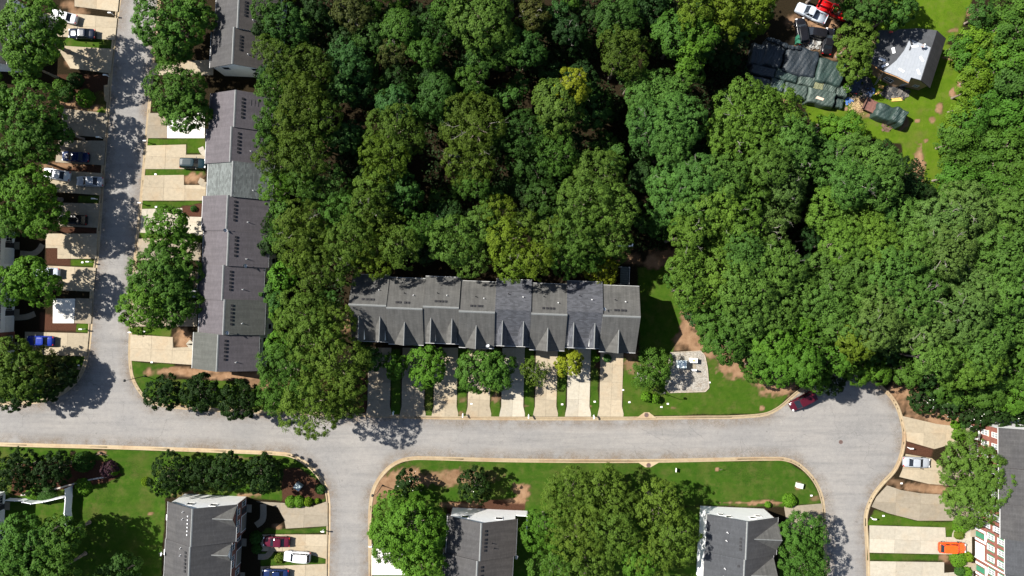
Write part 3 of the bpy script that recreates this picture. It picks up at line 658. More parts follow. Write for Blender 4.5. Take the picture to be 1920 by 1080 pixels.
    def fwin(s, x, z, w, h, **k): return window(s.root, (x, s.yf - .004, z), (1, 0, 0), (0, -1, 0), w, h, **k)
    def rwin(s, x, z, w, h, **k): return window(s.root, (x, s.yb + .004, z), (-1, 0, 0), (0, 1, 0), w, h, **k)
    def ewin(s, side, y, z, w, h, **k):
        x = side * (s.w / 2 - .004 - .012 + .004); return window(s.root, (x, y, z), (0, side, 0), (side, 0, 0), w, h, **k)
    def garage(s, x, w=2.6, h=2.2, mat=WHITE):
        mb = MB().box(x - w / 2 - .12, s.yf - .05, 0, x - w / 2, s.yf - .003, h + .12).box(x + w / 2, s.yf - .05, 0, x + w / 2 + .12, s.yf - .003, h + .12).box(x - w / 2, s.yf - .05, h, x + w / 2, s.yf - .003, h + .12)
        g = mb.build("garage_frame", WHITE, s.root)
        d = MB()
        for k in range(4): d.box(x - w / 2, s.yf - .035, h * k / 4 + .012, x + w / 2, s.yf - .004, h * (k + 1) / 4 - .012)
        d.build("garage_door", mat, s.root)
    def door(s, x, mat, h=2.1, w=.95):
        o = MB().box(x - w / 2, s.yf - .04, .15, x + w / 2, s.yf - .004, .15 + h).build("door", mat, s.root)
        MB().bar((x + w / 2 - .12, s.yf - .04, 1.15), (x + w / 2 - .12, s.yf - .11, 1.15), .03, 6).build("handle", STEEL, o)
        MB().box(x - w / 2 - .2, s.yf - .9, 0, x + w / 2 + .2, s.yf - .003, .15).build("doorstep", CONC_GREY, s.root)

A0 = math.radians(-2.2)
def ridge_pos(u, v, z): return W(u, v, z)
# --- the central row of eight townhouses, fronts facing the lower road
CENTRE = [(690, 572.5, "weathered", 'D'), (758, 578.5, "weathered", 'G'), (826.5, 576.3, "weathered", 'D'), (894, 585, "weathered", 'G'), (962, 581.6, "newer", 'D'), (1030, 589.5, "weathered", 'G'), (1097, 585.2, "newer", 'D'), (1164.5, 593.3, "weathered", 'G')]
CL = ["leftmost brown-grey townhouse of the central row, with two narrow dormers", "second townhouse from the left in the central row, one wide front gable", "third townhouse from the left in the central row, two narrow dormers on brown-grey shingles",
    "fourth townhouse from the left in the central row, wide gable and brown-grey shingles", "blue-grey shingled townhouse in the middle of the central row without ridge vents", "townhouse with one wide gable between the two blue-grey roofs of the central row",
    "blue-grey shingled townhouse second from the right end, dishes at its ridge", "right end townhouse of the central row beside the wide dark lawn shadow"]
for i, (u, v, rf, kind) in enumerate(CENTRE):
    h = House("townhouse", ridge_pos(u, v, 10.0), A0, 5.95, 6.17, 5.05, 10.0, 6.6, 7.7, (ROOF[rf], ROOF[rf]), WALLM["cream"], CL[i], "townhouse", "townhouses in the central row", ends=(i == 0, i == 7), ridge=ROOF["newer"] if rf == "newer" else RIDGE)
    h.front(WALLM["brick"] if kind == 'G' else WALLM["cream"])
    if kind == 'D':
        for dx in (-1.65, 1.85): h.gable(dx, 0.70, 9.0, 8.15, ROOF[rf], WALLM["white"], "dormer", win=(7.6, .6, 1.0))
    else: h.gable(-0.05, 1.8, 8.75, 6.72, ROOF[rf], WALLM["brick"], "front_gable", win=(6.9, 1.1, .8))
    if rf == "weathered":
        xs = (-1.35, -.78, .1, .55) if i == 1 else (-.95, -.38, .2, .75)
        h.vents([x + random.uniform(-.05, .05) for x in xs], 0.95)
    h.pipe(1.0 + random.uniform(-.5, .7), random.uniform(1.8, 2.6)); h.pipe(random.uniform(-1.6, -.2), random.uniform(2.0, 3.2), VENT)
    h.garage(-0.9, 2.7); h.door(1.6, BLACK_SH if i % 2 else GREEN_SH)
    for x in (-1.4, 1.4): h.fwin(x, 4.4, 1.0, 1.5, shutter=BLACK_SH)
    for x in (-1.5, 1.3):
        for z in (2.0, 5.0): h.rwin(x, z, 1.1, 1.4)
    if i in (0, 7):
        for y in (-2.5, 2.0): h.ewin(-1 if i == 0 else 1, y, 5.2, .8, 1.2)

# --- the left row of eight, fronts facing the left road
LEFT = [(440, 204.5, "mauve", 6), (432.5, 270, "mauve", 6), (435.5, 335, "teal", 0), (425.5, 399, "mauve", 6), (427, 465, "mauve", 6), (417.5, 530, "mauve", 6), (419.5, 594.5, "mauve", 6), (407.5, 661, "charcoal", 6)]
LL = ["top townhouse of the left row, mauve-grey roof just below the wooded gap", "second townhouse down the left row, mauve-grey roof above the pale one", "pale grey-green shingled townhouse in the left row, without ridge vents", "fourth townhouse down the left row, mauve-grey roof just below the pale roof",
    "fifth townhouse down the left row, mauve roof with green tree over its drive", "sixth townhouse down the left row, mauve roof stepped back with tree shadow on its edge", "seventh townhouse down the left row, its rear slope stained olive-grey", "bottom townhouse of the left row, olive-grey front slope and charcoal rear slope"]
for i, (u, v, rf, nv) in enumerate(LEFT):
    rr = (ROOF[rf], ROOF[rf])
    if i == 6: rr = (ROOF["mauve"], ROOF["olive"])
    if i == 7: rr = (ROOF["olive"], ROOF["mauve"])
    h = House("townhouse", ridge_pos(u, v, 8.2), math.radians(-92.6), 5.95, 5.5, 5.75, 8.2, 5.2, 5.1, rr, WALLM["green"], LL[i], "townhouse", "townhouses in the left row", ends=(i == 0, i == 7))
    h.front(WALLM["cream"]); h.garage(1.2, 2.7); h.door(-1.4, BLACK_SH)
    for x in (-1.5, 1.2): h.fwin(x, 4.1, 1.0, 1.4)
    for x in (-1.8, -.2, 1.7):
        h.rwin(x, 4.1, .85, 1.1, muntin=False); h.rwin(x, 1.7, .9, 1.6, muntin=False)
    h.vents([-1.95 + .62 * k + random.uniform(-.05, .05) for k in range(nv)], 1.05)
    h.pipe(.8 + random.uniform(-.3, .9), random.uniform(2.6, 3.1)); 
    if i in (0,):
        for k in range(3): MB().box(-2.0, 2.2 + k * .5, h.z(2.2 + k * .5), -1.0, 2.24 + k * .5, h.z(2.2 + k * .5) + .03).build("roof_batten", VENT, h.root)
# --- the row above it: two roofs and a white gable end
NORTH = [(450, -46, "dark"), (446.5, 19, "dark"), (437, 83.5, "dark")]
NL = ["cut-off grey roofed townhouse at the very top, left of the wood", "grey roofed townhouse at the top edge beside the tall street tree", "grey roofed townhouse with white windowed gable end facing the left row"]
for i, (u, v, rf) in enumerate(NORTH):
    h = House("townhouse", ridge_pos(u, v, 8.0), math.radians(-92.6), 5.95, 5.0, 5.6, 8.0, 5.2, 5.0, (ROOF["dark"], ROOF["brownish"]), WALLM["white"], NL[i], "townhouse", "townhouses at the top left", ends=(i == 0, i == 2))
    h.front(WALLM["white"]); h.garage(1.2, 2.7); h.door(-1.4, BLACK_SH)
    for x in (-1.5, 1.2): h.fwin(x, 4.1, 1.0, 1.4)
    for x in (-1.8, 1.5): h.rwin(x, 4.0, .9, 1.3)
    if i == 2:
        for y in (-2.4, 2.6): h.ewin(1, y, 4.6, 1.2, 1.2, muntin=False)
    h.vents([-1.6 + .55 * k for k in range(5)], 1.0); h.pipe(1.2, 2.2)
# --- bottom left: brick house fronts facing right, white gable end up
BL = [(359, 991.5), (354.5, 1060), (351, 1128)]
BN = ["dark roofed house at the bottom left with a sunlit white gable end", "dark roofed brick house at the bottom edge beside the maroon and white cars", "cut-off dark roofed house below the brick house at bottom left"]
for i, (u, v) in enumerate(BL):
    h = House("townhouse", ridge_pos(u, v, 8.4), math.radians(87.4), 6.15, 6.2 - .5 * (i > 0), 5.6, 8.4, 5.3, 5.4, (ROOF["dark"], ROOF["dark"]), WALLM["white"], BN[i], "townhouse", "townhouses at the bottom left", ends=(i == 2, i == 0))
    h.front(WALLM["brick"])
    if i == 0: h.gable(1.3, 1.75, 7.0, 5.35, ROOF["weathered"], WALLM["brick"], "front_gable")
    elif i == 1: h.gable(1.2, 1.3, 6.8, 5.5, ROOF["weathered"], WALLM["white"], "front_gable")
    h.fwin(1.5, 4.0, .9, 1.3, shutter=None, sill=True); h.fwin(2.3, 1.5, .9, 1.4, sill=True); h.fwin(-1.6, 4.0, .9, 1.3, sill=True); h.fwin(-.4, 4.0, .7, 1.3, sill=True)
    h.garage(-1.2, 2.7, 2.2, GARAGE); h.door(1.0, BLACK_SH)
    if i == 0:
        for y in (-2.2, 1.8): h.ewin(1, y, 5.3, 1.1, 1.1, muntin=False)
    h.vents([1.9 - .62 * k for k in range(6)], .85, .2 if i == 0 else .34, PIPE if i == 0 else VENT); h.pipe(1.2, 2.0); h.pipe(2.4, 2.0)
    if i < 2:
        aw = MB().slab([(-.9, h.yb + 1.9, 2.5), (.1, h.yb + 1.9, 2.5), (.1, h.yb, 2.8), (-.9, h.yb, 2.8)][::-1], .06).build("back_awning", WHITE, h.root)
# --- bottom middle
CM = [(901, 1018), (893.5, 1086)]
CN = ["grey roofed house at the bottom middle with a white gable end and two attic windows", "cut-off grey roofed house stepped left below the white gabled house"]
for i, (u, v) in enumerate(CM):
    h = House("townhouse", ridge_pos(u, v, 8.2), math.radians(-92.6), 6.1, 5.9, 6.0, 8.2, 5.4, 5.4, (ROOF["dark"], ROOF["brownish"]), WALLM["white"], CN[i], "townhouse", "townhouses at the bottom middle", ends=(i == 0, i == 1))
    h.front(WALLM["brick"]); h.garage(1.2, 2.7); h.door(-1.2, GREEN_SH)
    for x in (-1.5, 1.2): h.fwin(x, 4.1, 1.0, 1.4)
    for x in (-1.7, 1.4): h.rwin(x, 4.0, 1.0, 1.3)
    if i == 0:
        for y in (-2.9, 2.9): h.ewin(-1, y, 4.7, 1.1, 1.1, muntin=False)
    h.vents([-1.9 + (.6 * k if k < 2 else .6 * k + .25) for k in range(6)], 0.75); h.pipe(.3, 1.9, VENT); h.pipe(1.2, 2.3, VENT)
    if i == 0:
        MB().box(-3.05, h.yb + .02, 0, -2.9, h.yb + 2.2, 2.6).box(-3.05, h.yb + 2.05, 0, .5, h.yb + 2.2, 2.6).build("privacy_screen", WALLM["white"], h.root)
# --- bottom right of centre
DM = [(1400, 1015.5), (1395, 1084)]
DN = ["grey roofed house near the cul-de-sac road, bright white gable end up", "cut-off grey roofed house below the bright white gabled house"]
for i, (u, v) in enumerate(DM):
    h = House("townhouse", ridge_pos(u, v, 8.3), math.radians(87.4), 6.15, 6.2 - .3 * (i > 0), 5.9, 8.3, 5.4, 5.4, (ROOF["dark"], ROOF["charcoal"]), WALLM["white"], DN[i], "townhouse", "townhouses right of the bottom middle", ends=(i == 1, i == 0))
    h.front(WALLM["brick"]); h.garage(-1.2, 2.7); h.door(1.2, BLACK_SH)
    h.gable(0.2, 2.3, 7.6, 5.5, ROOF["weathered"], WALLM["white"], "front_gable", win=(5.6, 1.1, .8))
    for x in (-1.5, 1.2): h.fwin(x, 4.0, 1.0, 1.4)
    if i == 0:
        for y in (-3.2, -1.9, 2.2, 3.2): h.ewin(1, y, 4.3 if abs(y) > 2.5 else 5.4, .9, .9, muntin=False)
    h.vents([.3 - .6 * k for k in range(4)] if i == 0 else [1.8], .85); h.pipe(.9, 2.8); h.pipe(-.5, 2.9)
# --- right: tall brick row, fronts facing left
RB = [(805, 876, 0, BLACK_SH, True), (876.6, 944, 0.1, BLACK_SH, False), (944.6, 1010, 0.35, BLACK_SH, False), (1010.6, 1077, 1.1, GREEN_SH, False), (1077.6, 1146, 1.2, GREEN_SH, False)]
RN = ["top brick townhouse on the right with cream lintels and white-trimmed end", "brick townhouse on the right mostly hidden behind the leafy tree", "brick townhouse on the right with black shutters below the leafy tree", "brick townhouse with green shutters by the orange car", "cut-off brick townhouse at the bottom right corner"]
for i, (v0, v1, back, sh, lint) in enumerate(RB):
    zf = 7.8; y0 = W(0, v0, zf).y; y1 = W(0, v1, zf).y; xe = 81.4 + back; wdt = y0 - y1
    pos = Vector((xe + 5.9, (y0 + y1) / 2, 0))
    h = House("brick_townhouse", pos, math.radians(-90.0), wdt, 5.9, 5.9, 10.7, zf, zf, (ROOF["charcoal" if i > 2 else "dark"],) * 2, WALLM["white"] if i == 0 else WALLM["brick"], RN[i], "townhouse", "tall brick townhouses on the right", ends=(i == 0, False))
    h.front(WALLM["brick"])
    for z, hh in ((4.0, 1.5), (6.5, 1.35)):
        for x in (-1.9, .0, 1.9): h.fwin(x, z, .78, hh, shutter=None if lint else sh, sill=not lint, lintel=LINTEL if lint else None, glass=True)
    # white arched surround with a coloured door, and the garage
    x = -1.2; yv = h.yf
    MB().prism([(x - 1.1, yv - .003), (x + 1.1, yv - .003), (x + 1.1, yv - .08), (x - 1.1, yv - .08)], 2.45, 2.75).box(x - 1.1, yv - .08, 0, x - .72, yv - .003, 2.45).box(x + .72, yv - .08, 0, x + 1.1, yv - .003, 2.45).poly((x - 1.1, yv - .1, 2.75), (x + 1.1, yv - .1, 2.75), (x, yv - .1, 3.15)).build("door_surround", WHITE, h.root)
    h.door(x, GREEN_SH if sh is GREEN_SH else BLACK_SH); h.garage(1.55, 2.3, 2.2, WHITE if i == 3 else GARAGE)
    if i == 3: MB().box(2.9, yv - .16, 0, 3.1, yv - .003, 7.5).build("downspout", WHITE, h.root)
# --- left edge: white house fronts facing right
for i, (v, wall, lab) in enumerate(((462, "white", "white fronted townhouse at the left edge behind the front path"), (524, "white", "white townhouse at the left edge hidden by a green tree"), (588, "white", "white townhouse at the left edge by the dark mulch bed"), (650, "brick", "brick townhouse at the left edge beside the blue car"), (950, "white", "white townhouse at the left edge behind the white fence"), (1016, "white", "white townhouse in the bottom left corner behind the big tree"))):
    xf = -88.9 if i < 4 else -90.6
    h = House("townhouse", Vector((xf - 5.6, W(0, v).y, 0)), math.radians(87.4), 6.0, 5.9, 5.9, 8.4, 5.4, 5.4, (ROOF["dark"],) * 2, WALLM["white"], lab, "townhouse", "townhouses along the left edge", ends=(i in (3, 5), i in (0, 4)))
    h.front(WALLM[wall])
    for x in (-1.5, .0, 1.5): h.fwin(x, 4.1, .9, 1.4, shutter=BLACK_SH)
    h.fwin(1.7, 1.4, 1.0, 1.4, shutter=BLACK_SH); h.door(.4, BLACK_SH); h.garage(-1.6, 2.4)
for i, (v, lab) in enumerate(((82, "townhouse in the top left corner with a white end wall"), (18, "grey roofed townhouse at the top left edge"))):
    h = House("townhouse", Vector((-91.9, W(0, v, 5.4).y, 0)), math.radians(87.4), 6.0, 5.6, 5.6, 8.4, 5.4, 5.4, (ROOF["dark"],) * 2, WALLM["white"], lab, "townhouse", "townhouses along the left edge", ends=(i == 0, False))
    h.front(WALLM["white"]); h.garage(-1.2); h.door(1.2, BLACK_SH); h.fwin(0, 4.1, 1.0, 1.4)

# --- the single-storey house at the top right, being re-roofed
def ranch_house():
    base = W(1705, 100); root = empty("ranch_house", base, label="low house at the top right being re-roofed, half covered in pale underlayment", cat="house")
    L = lambda u, v, z: W(u, v, z) - base
    R1, R2 = L(1757, 57, 5.3), L(1727, 151, 5.3); pl = L(1640, 90, 2.9)
    n = (R2 - R1).cross(pl - R1).normalized()
    def on(u, v, up=0.0):   # the point of the left slope seen at that pixel
        a = L(u, v, 0); b = L(u, v, 6); d = b - a; t = (R1 - a).dot(n) / d.dot(n); return a + d * t + n * (up if n.z > 0 else -up)
    left = [on(1648, 57), on(1632, 118), on(1655, 134), on(1682, 144), on(1704, 155), on(1708, 146), R2, R1, on(1722, 53)]
    E1, E2 = L(1774, 72, 2.9), L(1744, 165, 2.9)
    shg = ROOF["charcoal"]
    rf = MB().slab([tuple(p) for p in left], .15).build("roof", shg, root)
    MB().slab([tuple(R1), tuple(R2), tuple(E2), tuple(E1)], .15).build("roof", ROOF["brownish"], root)
    ul = [on(1706, 73, .03), on(1695, 95, .03), on(1681, 113, .03), on(1657, 133, .03), on(1682, 143, .03), on(1704, 154, .03), on(1708, 145, .03), on(1726, 150, .03), on(1745, 89, .03)]
    m, nn, l, b = new_mat("pale roofing underlayment"); uv = nn.new("ShaderNodeUVMap")
    br = nn.new("ShaderNodeTexBrick"); br.inputs["Scale"].default_value = 1; br.inputs["Brick Width"].default_value = 1.3; br.inputs["Row Height"].default_value = .5; br.inputs["Mortar Size"].default_value = .025
    br.inputs["Color1"].default_value = (.19, .205, .23, 1); br.inputs["Color2"].default_value = (.205, .22, .24, 1); br.inputs["Mortar"].default_value = (.15, .165, .185, 1)
    l.new(uv.outputs[0], br.inputs["Vector"]); f = noise(nn, l, uv.outputs[0], 1.2, 4)
    l.new(mixrgb(nn, l, ramp(nn, l, f, .4, .8), br.outputs["Color"], (.165, .18, .20)), b.inputs["Base Color"]); b.inputs["Roughness"].default_value = .7
    MB().slab([tuple(p) for p in ul], .02).build("underlayment", m, rf)
    # walls a little inside the eaves
    plan = [left[0], left[1], left[2], left[4], R2, E2, E1, R1, left[8]]
    c = sum((Vector((p.x, p.y, 0)) for p in plan), Vector()) / len(plan)
    ins = [Vector((p.x, p.y, p.z)) + (c - Vector((p.x, p.y, 0))).normalized() * .55 for p in plan]
    w = MB()
    for i in range(len(ins)):
        a, b2 = ins[i], ins[(i + 1) % len(ins)]
        w.poly((a.x, a.y, 0), (b2.x, b2.y, 0), (b2.x, b2.y, b2.z - .25), (a.x, a.y, a.z - .25))
    wo = w.build("wall", WALLM["brown"], root)
    a, b2 = ins[2], ins[3]; d = (b2 - a); d.z = 0; d.normalize(); o = Vector((d.y, -d.x, 0))
    mid = (a + b2) / 2; window(root, Vector((mid.x, mid.y, 1.5)) + o * .02, d, o, 1.4, 1.0)
    a, b2 = ins[3], ins[4]; d = (b2 - a); d.z = 0; d.normalize(); o = Vector((d.y, -d.x, 0)); mid = a * .4 + b2 * .6
    window(root, Vector((mid.x, mid.y, 1.5)) + o * .02, d, o, 1.0, .9)
    a, b2 = ins[4], ins[5]; d = (b2 - a); d.z = 0; d.normalize(); o = Vector((d.y, -d.x, 0)); mid = (a + b2) / 2
    window(root, Vector((mid.x, mid.y, 1.6)) + o * .02, d, o, .8, .8)
    fa = MB()
    for i in (1, 2, 3):
        p, q = left[i], left[i + 1]; fa.slab([(p.x, p.y, p.z - .02), (q.x, q.y, q.z - .02), (q.x * 1, q.y - .06, q.z - .02), (p.x, p.y - .06, p.z - .02)][::-1], .2)
    fa.build("fascia", plain("raw fascia board", (.46, .24, .10), .8, .2), root)
    # loose things on the roof
    pk = plain("white roofing packaging", (.75, .76, .78), .6, .05)
    def strip(u, v, ln, wd, a, name, lab, mat, hgt=.06, cat="packaging", group=None):
        p = on(u, v, .05) + base; o = MB().box(-ln / 2, -wd / 2, 0, ln / 2, wd / 2, hgt).build(name, mat, None)
        o.location = p; nz = n if n.z > 0 else -n; o.rotation_euler = (Vector((0, 0, 1)).rotation_difference(nz).to_matrix() @ Matrix.Rotation(a, 3, 'Z')).to_euler(); tag(o, lab, cat, group)
    strip(1675, 95, 1.0, .45, 1.7, "roofing_wrapper", "large white wrapper on the dark shingles of the ranch roof", pk)
    strip(1654, 112, 1.1, .4, -.5, "roofing_wrapper", "crumpled white wrapper at the dark left edge of the ranch roof", pk)
    strip(1659, 123, 1.1, .35, .4, "roofing_wrapper", "white wrapper tilted at the lower left corner of the ranch roof", pk)
    for u, v, a, t in ((1715, 87, .0, "upper"), (1728, 111, -1.1, "right"), (1690, 132, -.7, "lower left"), (1722, 135, -1.3, "lower right")):
        strip(u, v, 1.0, .3, a, "backing_strip", "white backing strip lying on the %s part of the pale underlayment" % t, pk, .02)
    strip(1708, 80, .9, .2, -1.4, "roofing_tool", "dark roofing tool standing at the upper edge of the underlayment", BLACK, .25, "tool"); strip(1706, 91, .7, .15, 1.2, "roofing_tool", "short dark tool near the left edge of the underlayment", BLACK, .2, "tool")
    strip(1670, 60, .5, .4, .3, "red_toolbox", "small red box on the dark top edge of the ranch roof", plain("red box", (.4, .04, .03), .5), .2, "toolbox")
    # the roofer: kneeling, bent forward, white shirt
    at = on(1731, 92, .02) + base
    person(at, 2.3)
def person(at, rot):
    J = [("pelvis", (0, 0, .42), .17), ("belly", (.10, 0, .62), .16), ("chest", (.24, 0, .82), .19), ("neck", (.36, 0, .93), .075), ("head", (.46, 0, 1.00), .115), ("top", (.53, 0, 1.05), .09),
        ("kl", (.36, .16, .16), .095), ("fl", (-.10, .17, .07), .055), ("tl", (-.26, .18, .05), .045), ("kr", (.36, -.16, .16), .095), ("fr", (-.10, -.17, .07), .055), ("tr", (-.26, -.18, .05), .045),
        ("sl", (.26, .2, .86), .085), ("el", (.42, .27, .60), .058), ("hl", (.62, .18, .38), .042), ("gl", (.69, .16, .31), .04), ("sr", (.26, -.2, .86), .085), ("er", (.44, -.28, .62), .058), ("hr", (.66, -.2, .42), .042), ("gr", (.73, -.18, .35), .04)]
    ix = {j[0]: i for i, j in enumerate(J)}
    E = [("pelvis", "belly"), ("belly", "chest"), ("chest", "neck"), ("neck", "head"), ("head", "top"), ("pelvis", "kl"), ("kl", "fl"), ("fl", "tl"), ("pelvis", "kr"), ("kr", "fr"), ("fr", "tr"), ("chest", "sl"), ("sl", "el"), ("el", "hl"), ("hl", "gl"), ("chest", "sr"), ("sr", "er"), ("er", "hr"), ("hr", "gr")]
    me = bpy.data.meshes.new("person"); me.from_pydata([j[1] for j in J], [(ix[a], ix[b]) for a, b in E], [])
    o = link("person", me, None, at, rot)
    sk = o.modifiers.new("skin", 'SKIN'); me.skin_vertices[0].data[0].use_root = True
    for i, j in enumerate(J): me.skin_vertices[0].data[i].radius = (j[2], j[2])
    o.modifiers.new("smooth", 'SUBSURF').levels = 1; o.modifiers["smooth"].render_levels = 1
    m, n, l, b = new_mat("roofer"); tc = n.new("ShaderNodeTexCoord"); s = n.new("ShaderNodeSeparateXYZ"); l.new(tc.outputs["Object"], s.inputs[0])
    c = mixrgb(n, l, ramp(n, l, s.outputs[2], .50, .52), (.02, .026, .06), (.78, .78, .78)); hx = n.new("ShaderNodeMath"); hx.operation = 'MULTIPLY'; l.new(ramp(n, l, s.outputs[0], .33, .335), hx.inputs[0]); l.new(ramp(n, l, s.outputs[2], .27, .28), hx.inputs[1])
    c = mixrgb(n, l, hx.outputs[0], c, (.28, .15, .10))
    l.new(c, b.inputs["Base Color"]); b.inputs["Roughness"].default_value = .9; me.materials.append(m)
    tag(o, "person in a white shirt and dark trousers kneeling on the pale underlayment", "person")
    hat = MB()
    rr = lambda z, r: [(math.cos(t * math.pi / 5) * r, math.sin(t * math.pi / 5) * r, z) for t in range(10)]
    hat.rings([rr(0, .17), rr(.02, .165), rr(.03, .125), rr(.10, .11), rr(.13, .06)]); hat.build("cap", plain("white cap", (.7, .7, .68), .8), o, True, (.52, 0, 1.07), (0, .35, 0))
ranch_house()

# ------------------------------------------------------------------ vehicles (x forward, wheels on z = 0)
LIGHTM = plain("clear lamp lens", (.7, .7, .7), .15, .05); REDM = plain("red lamp lens", (.35, .01, .01), .2, .1)
CARS = {  # length, width, belt height, roof height, body stations (x, half width, top), glass base x0..x1, roof x0..x1
    "sedan": dict(L=4.75, B=.90, belt=.96, top=1.44, st=[(-.5, .68, .78), (-.485, .80, .92), (-.44, .87, .98), (-.3, .9, 1.0), (0, .9, .98), (.25, .9, .96), (.38, .87, .90), (.46, .80, .80), (.49, .68, .70), (.5, .58, .62)], g=(-.33, .215), r=(-.19, .055)),
    "suv": dict(L=4.65, B=.92, belt=1.08, top=1.68, st=[(-.5, .78, .95), (-.49, .86, 1.06), (-.44, .9, 1.08), (-.2, .92, 1.08), (.2, .92, 1.08), (.36, .90, 1.03), (.45, .84, .95), (.49, .72, .82), (.5, .6, .72)], g=(-.485, .23), r=(-.41, .09)),
    "minivan": dict(L=5.0, B=.96, belt=1.05, top=1.74, st=[(-.5, .84, .95), (-.49, .9, 1.05), (-.44, .95, 1.06), (0, .96, 1.06), (.28, .95, 1.05), (.40, .9, .95), (.46, .82, .85), (.5, .62, .7)], g=(-.49, .31), r=(-.43, .14)),
    "pickup": dict(L=5.7, B=.96, belt=1.12, top=1.82, st=[(-.5, .86, 1.0), (-.495, .92, 1.12), (-.3, .94, 1.12), (-.06, .94, 1.12), (.2, .95, 1.12), (.38, .93, 1.08), (.46, .88, 1.0), (.5, .74, .85)], g=(-.07, .235), r=(-.05, .12)),
}
def car_meshes(kind):
    k = CARS[kind]; L = k["L"]; out = {}
    mb = MB(); rings = []
    for x, w, zt in k["st"]:
        zb = .26 if abs(x) > .47 else .2
        hw = [(-.80, zb), (-.98, zb + .16), (-1.0, zb + .38), (-.965, zt - .10), (-.88, zt - .015), (-.4, zt + .015), (.4, zt + .015), (.88, zt - .015), (.965, zt - .10), (1.0, zb + .38), (.98, zb + .16), (.80, zb)]
        rings.append([(x * L, y * w, z) for y, z in hw])
    if kind == "pickup":   # the load bed is open
        a = [r for r in rings if r[0][0] >= -.06 * L - .01]; mb.rings([[(-.07 * L, p[1], p[2]) for p in a[0]]] + a)
        x0, x1 = -.5 * L, -.075 * L
        for s in (-1, 1): mb.box(x0, s * .93 - .07 * (s > 0), .32, x1, s * .93 + .07 * (s < 0), 1.12)
        mb.box(x0, -.86, .5, x1, .86, .58).box(x0 - .02, -.86, .4, x0 + .06, .86, 1.12)
    else: mb.rings(rings)
    out["body"] = mb.mesh("body", None, True)
    g0, g1 = k["g"][0] * L, k["g"][1] * L; r0, r1 = k["r"][0] * L, k["r"][1] * L; b = k["belt"] - .02; t = k["top"] - .05; wb = k["B"] * .90; wt = k["B"] * .74
    bw = lambda x: wb * (1 - .10 * max(0, (x - g0) / (g1 - g0) - .7) / .3)
    out["windscreen"] = MB().poly((g1 + .02, -bw(g1), b), (g1 + .02, bw(g1), b), (r1, wt, t), (r1, -wt, t)).mesh("windscreen", None)
    out["rear_window"] = MB().poly((g0 - .02, wb * .93, b), (g0 - .02, -wb * .93, b), (r0, -wt, t), (r0, wt, t)).mesh("rear_window", None)
    for s, nm in ((-1, "side_window"), (1, "side_window.001")):
        q = [(g0, s * wb * .93, b), (g1, s * bw(g1), b), (r1, s * wt, t), (r0, s * wt, t)]
        out[nm] = MB().poly(*(q if s < 0 else q[::-1])).mesh("side_window", None)
    rf = MB(); mid = (r0 + r1) / 2; hl = (r1 - r0) / 2 + .05; rr = []
    for f, z in ((1.0, t - .02), (1.03, t + .02), (.93, t + .055), (.6, t + .075)):
        rr.append([(mid + hl * f * (1 if c > 0 else -1) * abs(c) ** .35, (wt + .03) * f * (1 if sn > 0 else -1) * abs(sn) ** .35, z) for c, sn in ((math.cos(a * math.pi / 10 + .157), math.sin(a * math.pi / 10 + .157)) for a in range(20))])
    rf.rings(rr); out["roof"] = rf.mesh("roof", None, False)
    pl = MB()
    for s in (-1, 1):
        pl.bar((g1 - .02, s * bw(g1), b), (r1, s * wt, t), .045, 5).bar((g0 + .02, s * wb * .93, b), (r0, s * wt, t), .06, 5)
        xm = (r0 + r1) / 2 + .05; pl.bar((xm, s * wb * .955, b), (xm, s * wt, t), .04, 5)
        if kind != "pickup": pl.bar((r0 + .25, s * wb * .94, b), (r0 + .28, s * wt, t), .04, 5)
    out["pillar"] = pl.mesh("pillar", None)
    mr = MB()
    for s in (-1, 1): mr.box(g1 - .42, s * (k["B"] + .0) - .02 + (-.16 if s < 0 else 0), b, g1 - .30, s * k["B"] + .02 + (.16 if s > 0 else 0), b + .13)
    out["mirror"] = mr.mesh("mirror", None)
    st = k["st"]
    for s, nm in ((-1, ""), (1, ".001")):
        xf = .475 * L; out["headlight" + nm] = MB().box(xf - .16, s * .60 - .15, .60, xf + .05, s * .60 + .15, .60 + (st[-3][2] - .60) + .0).mesh("headlight", None)
        xr = -.5 * L; y = s * (.66 if kind == "sedan" else .74); out["tail_light" + nm] = MB().box(xr - .015, y - .16, .70, xr + .16, y + .10, .90).mesh("tail_light", None)
    wm = MB(); c = lambda r, y: [(math.cos(a * math.pi / 9) * r, y, math.sin(a * math.pi / 9) * r) for a in range(18)]
    wm.rings([c(.20, -.1), c(.30, -.11), c(.33, -.06), c(.33, .06), c(.30, .11), c(.20, .1)]); out["wheel"] = wm.mesh("wheel", None)
    out["rim"] = MB().rings([c(.21, -.105), c(.21, .105)]).mesh("rim", None)
    return out
CAR_MATS = {"windscreen": GLASS, "rear_window": GLASS, "side_window": GLASS, "mirror": BLACK, "headlight": LIGHTM, "tail_light": REDM, "wheel": RUBBER, "rim": ALLOY}
def vehicle(kind, name, u, v, ang, paint, label, cat="car", group="cars parked on the driveways", extra=None):
    ms = shared(("car", kind), lambda: car_meshes(kind)); k = CARS[kind]
    p = W(u, v, .8); root = empty(name, (p.x, p.y, .045 if extra != "road" else -.11), math.radians(ang), label, cat, group)
    for nm, me in ms.items():
        base = nm.split(".")[0]
        if base in ("wheel", "rim"): continue
        o = link(base, me, root)
        if not me.materials: me.materials.append(None)
        o.material_slots[0].link = 'OBJECT'; o.material_slots[0].material = CAR_MATS.get(base, paint)
    for x in (-.31, .31):
        for s in (-1, 1):
            for nm in ("wheel", "rim"):
                me = ms[nm]
                if not me.materials: me.materials.append(CAR_MATS[nm])
                if nm == "wheel": w = link("wheel", me, root, (x * k["L"], s * (k["B"] - .12), .33))
                else: link("rim", me, w)
    return root
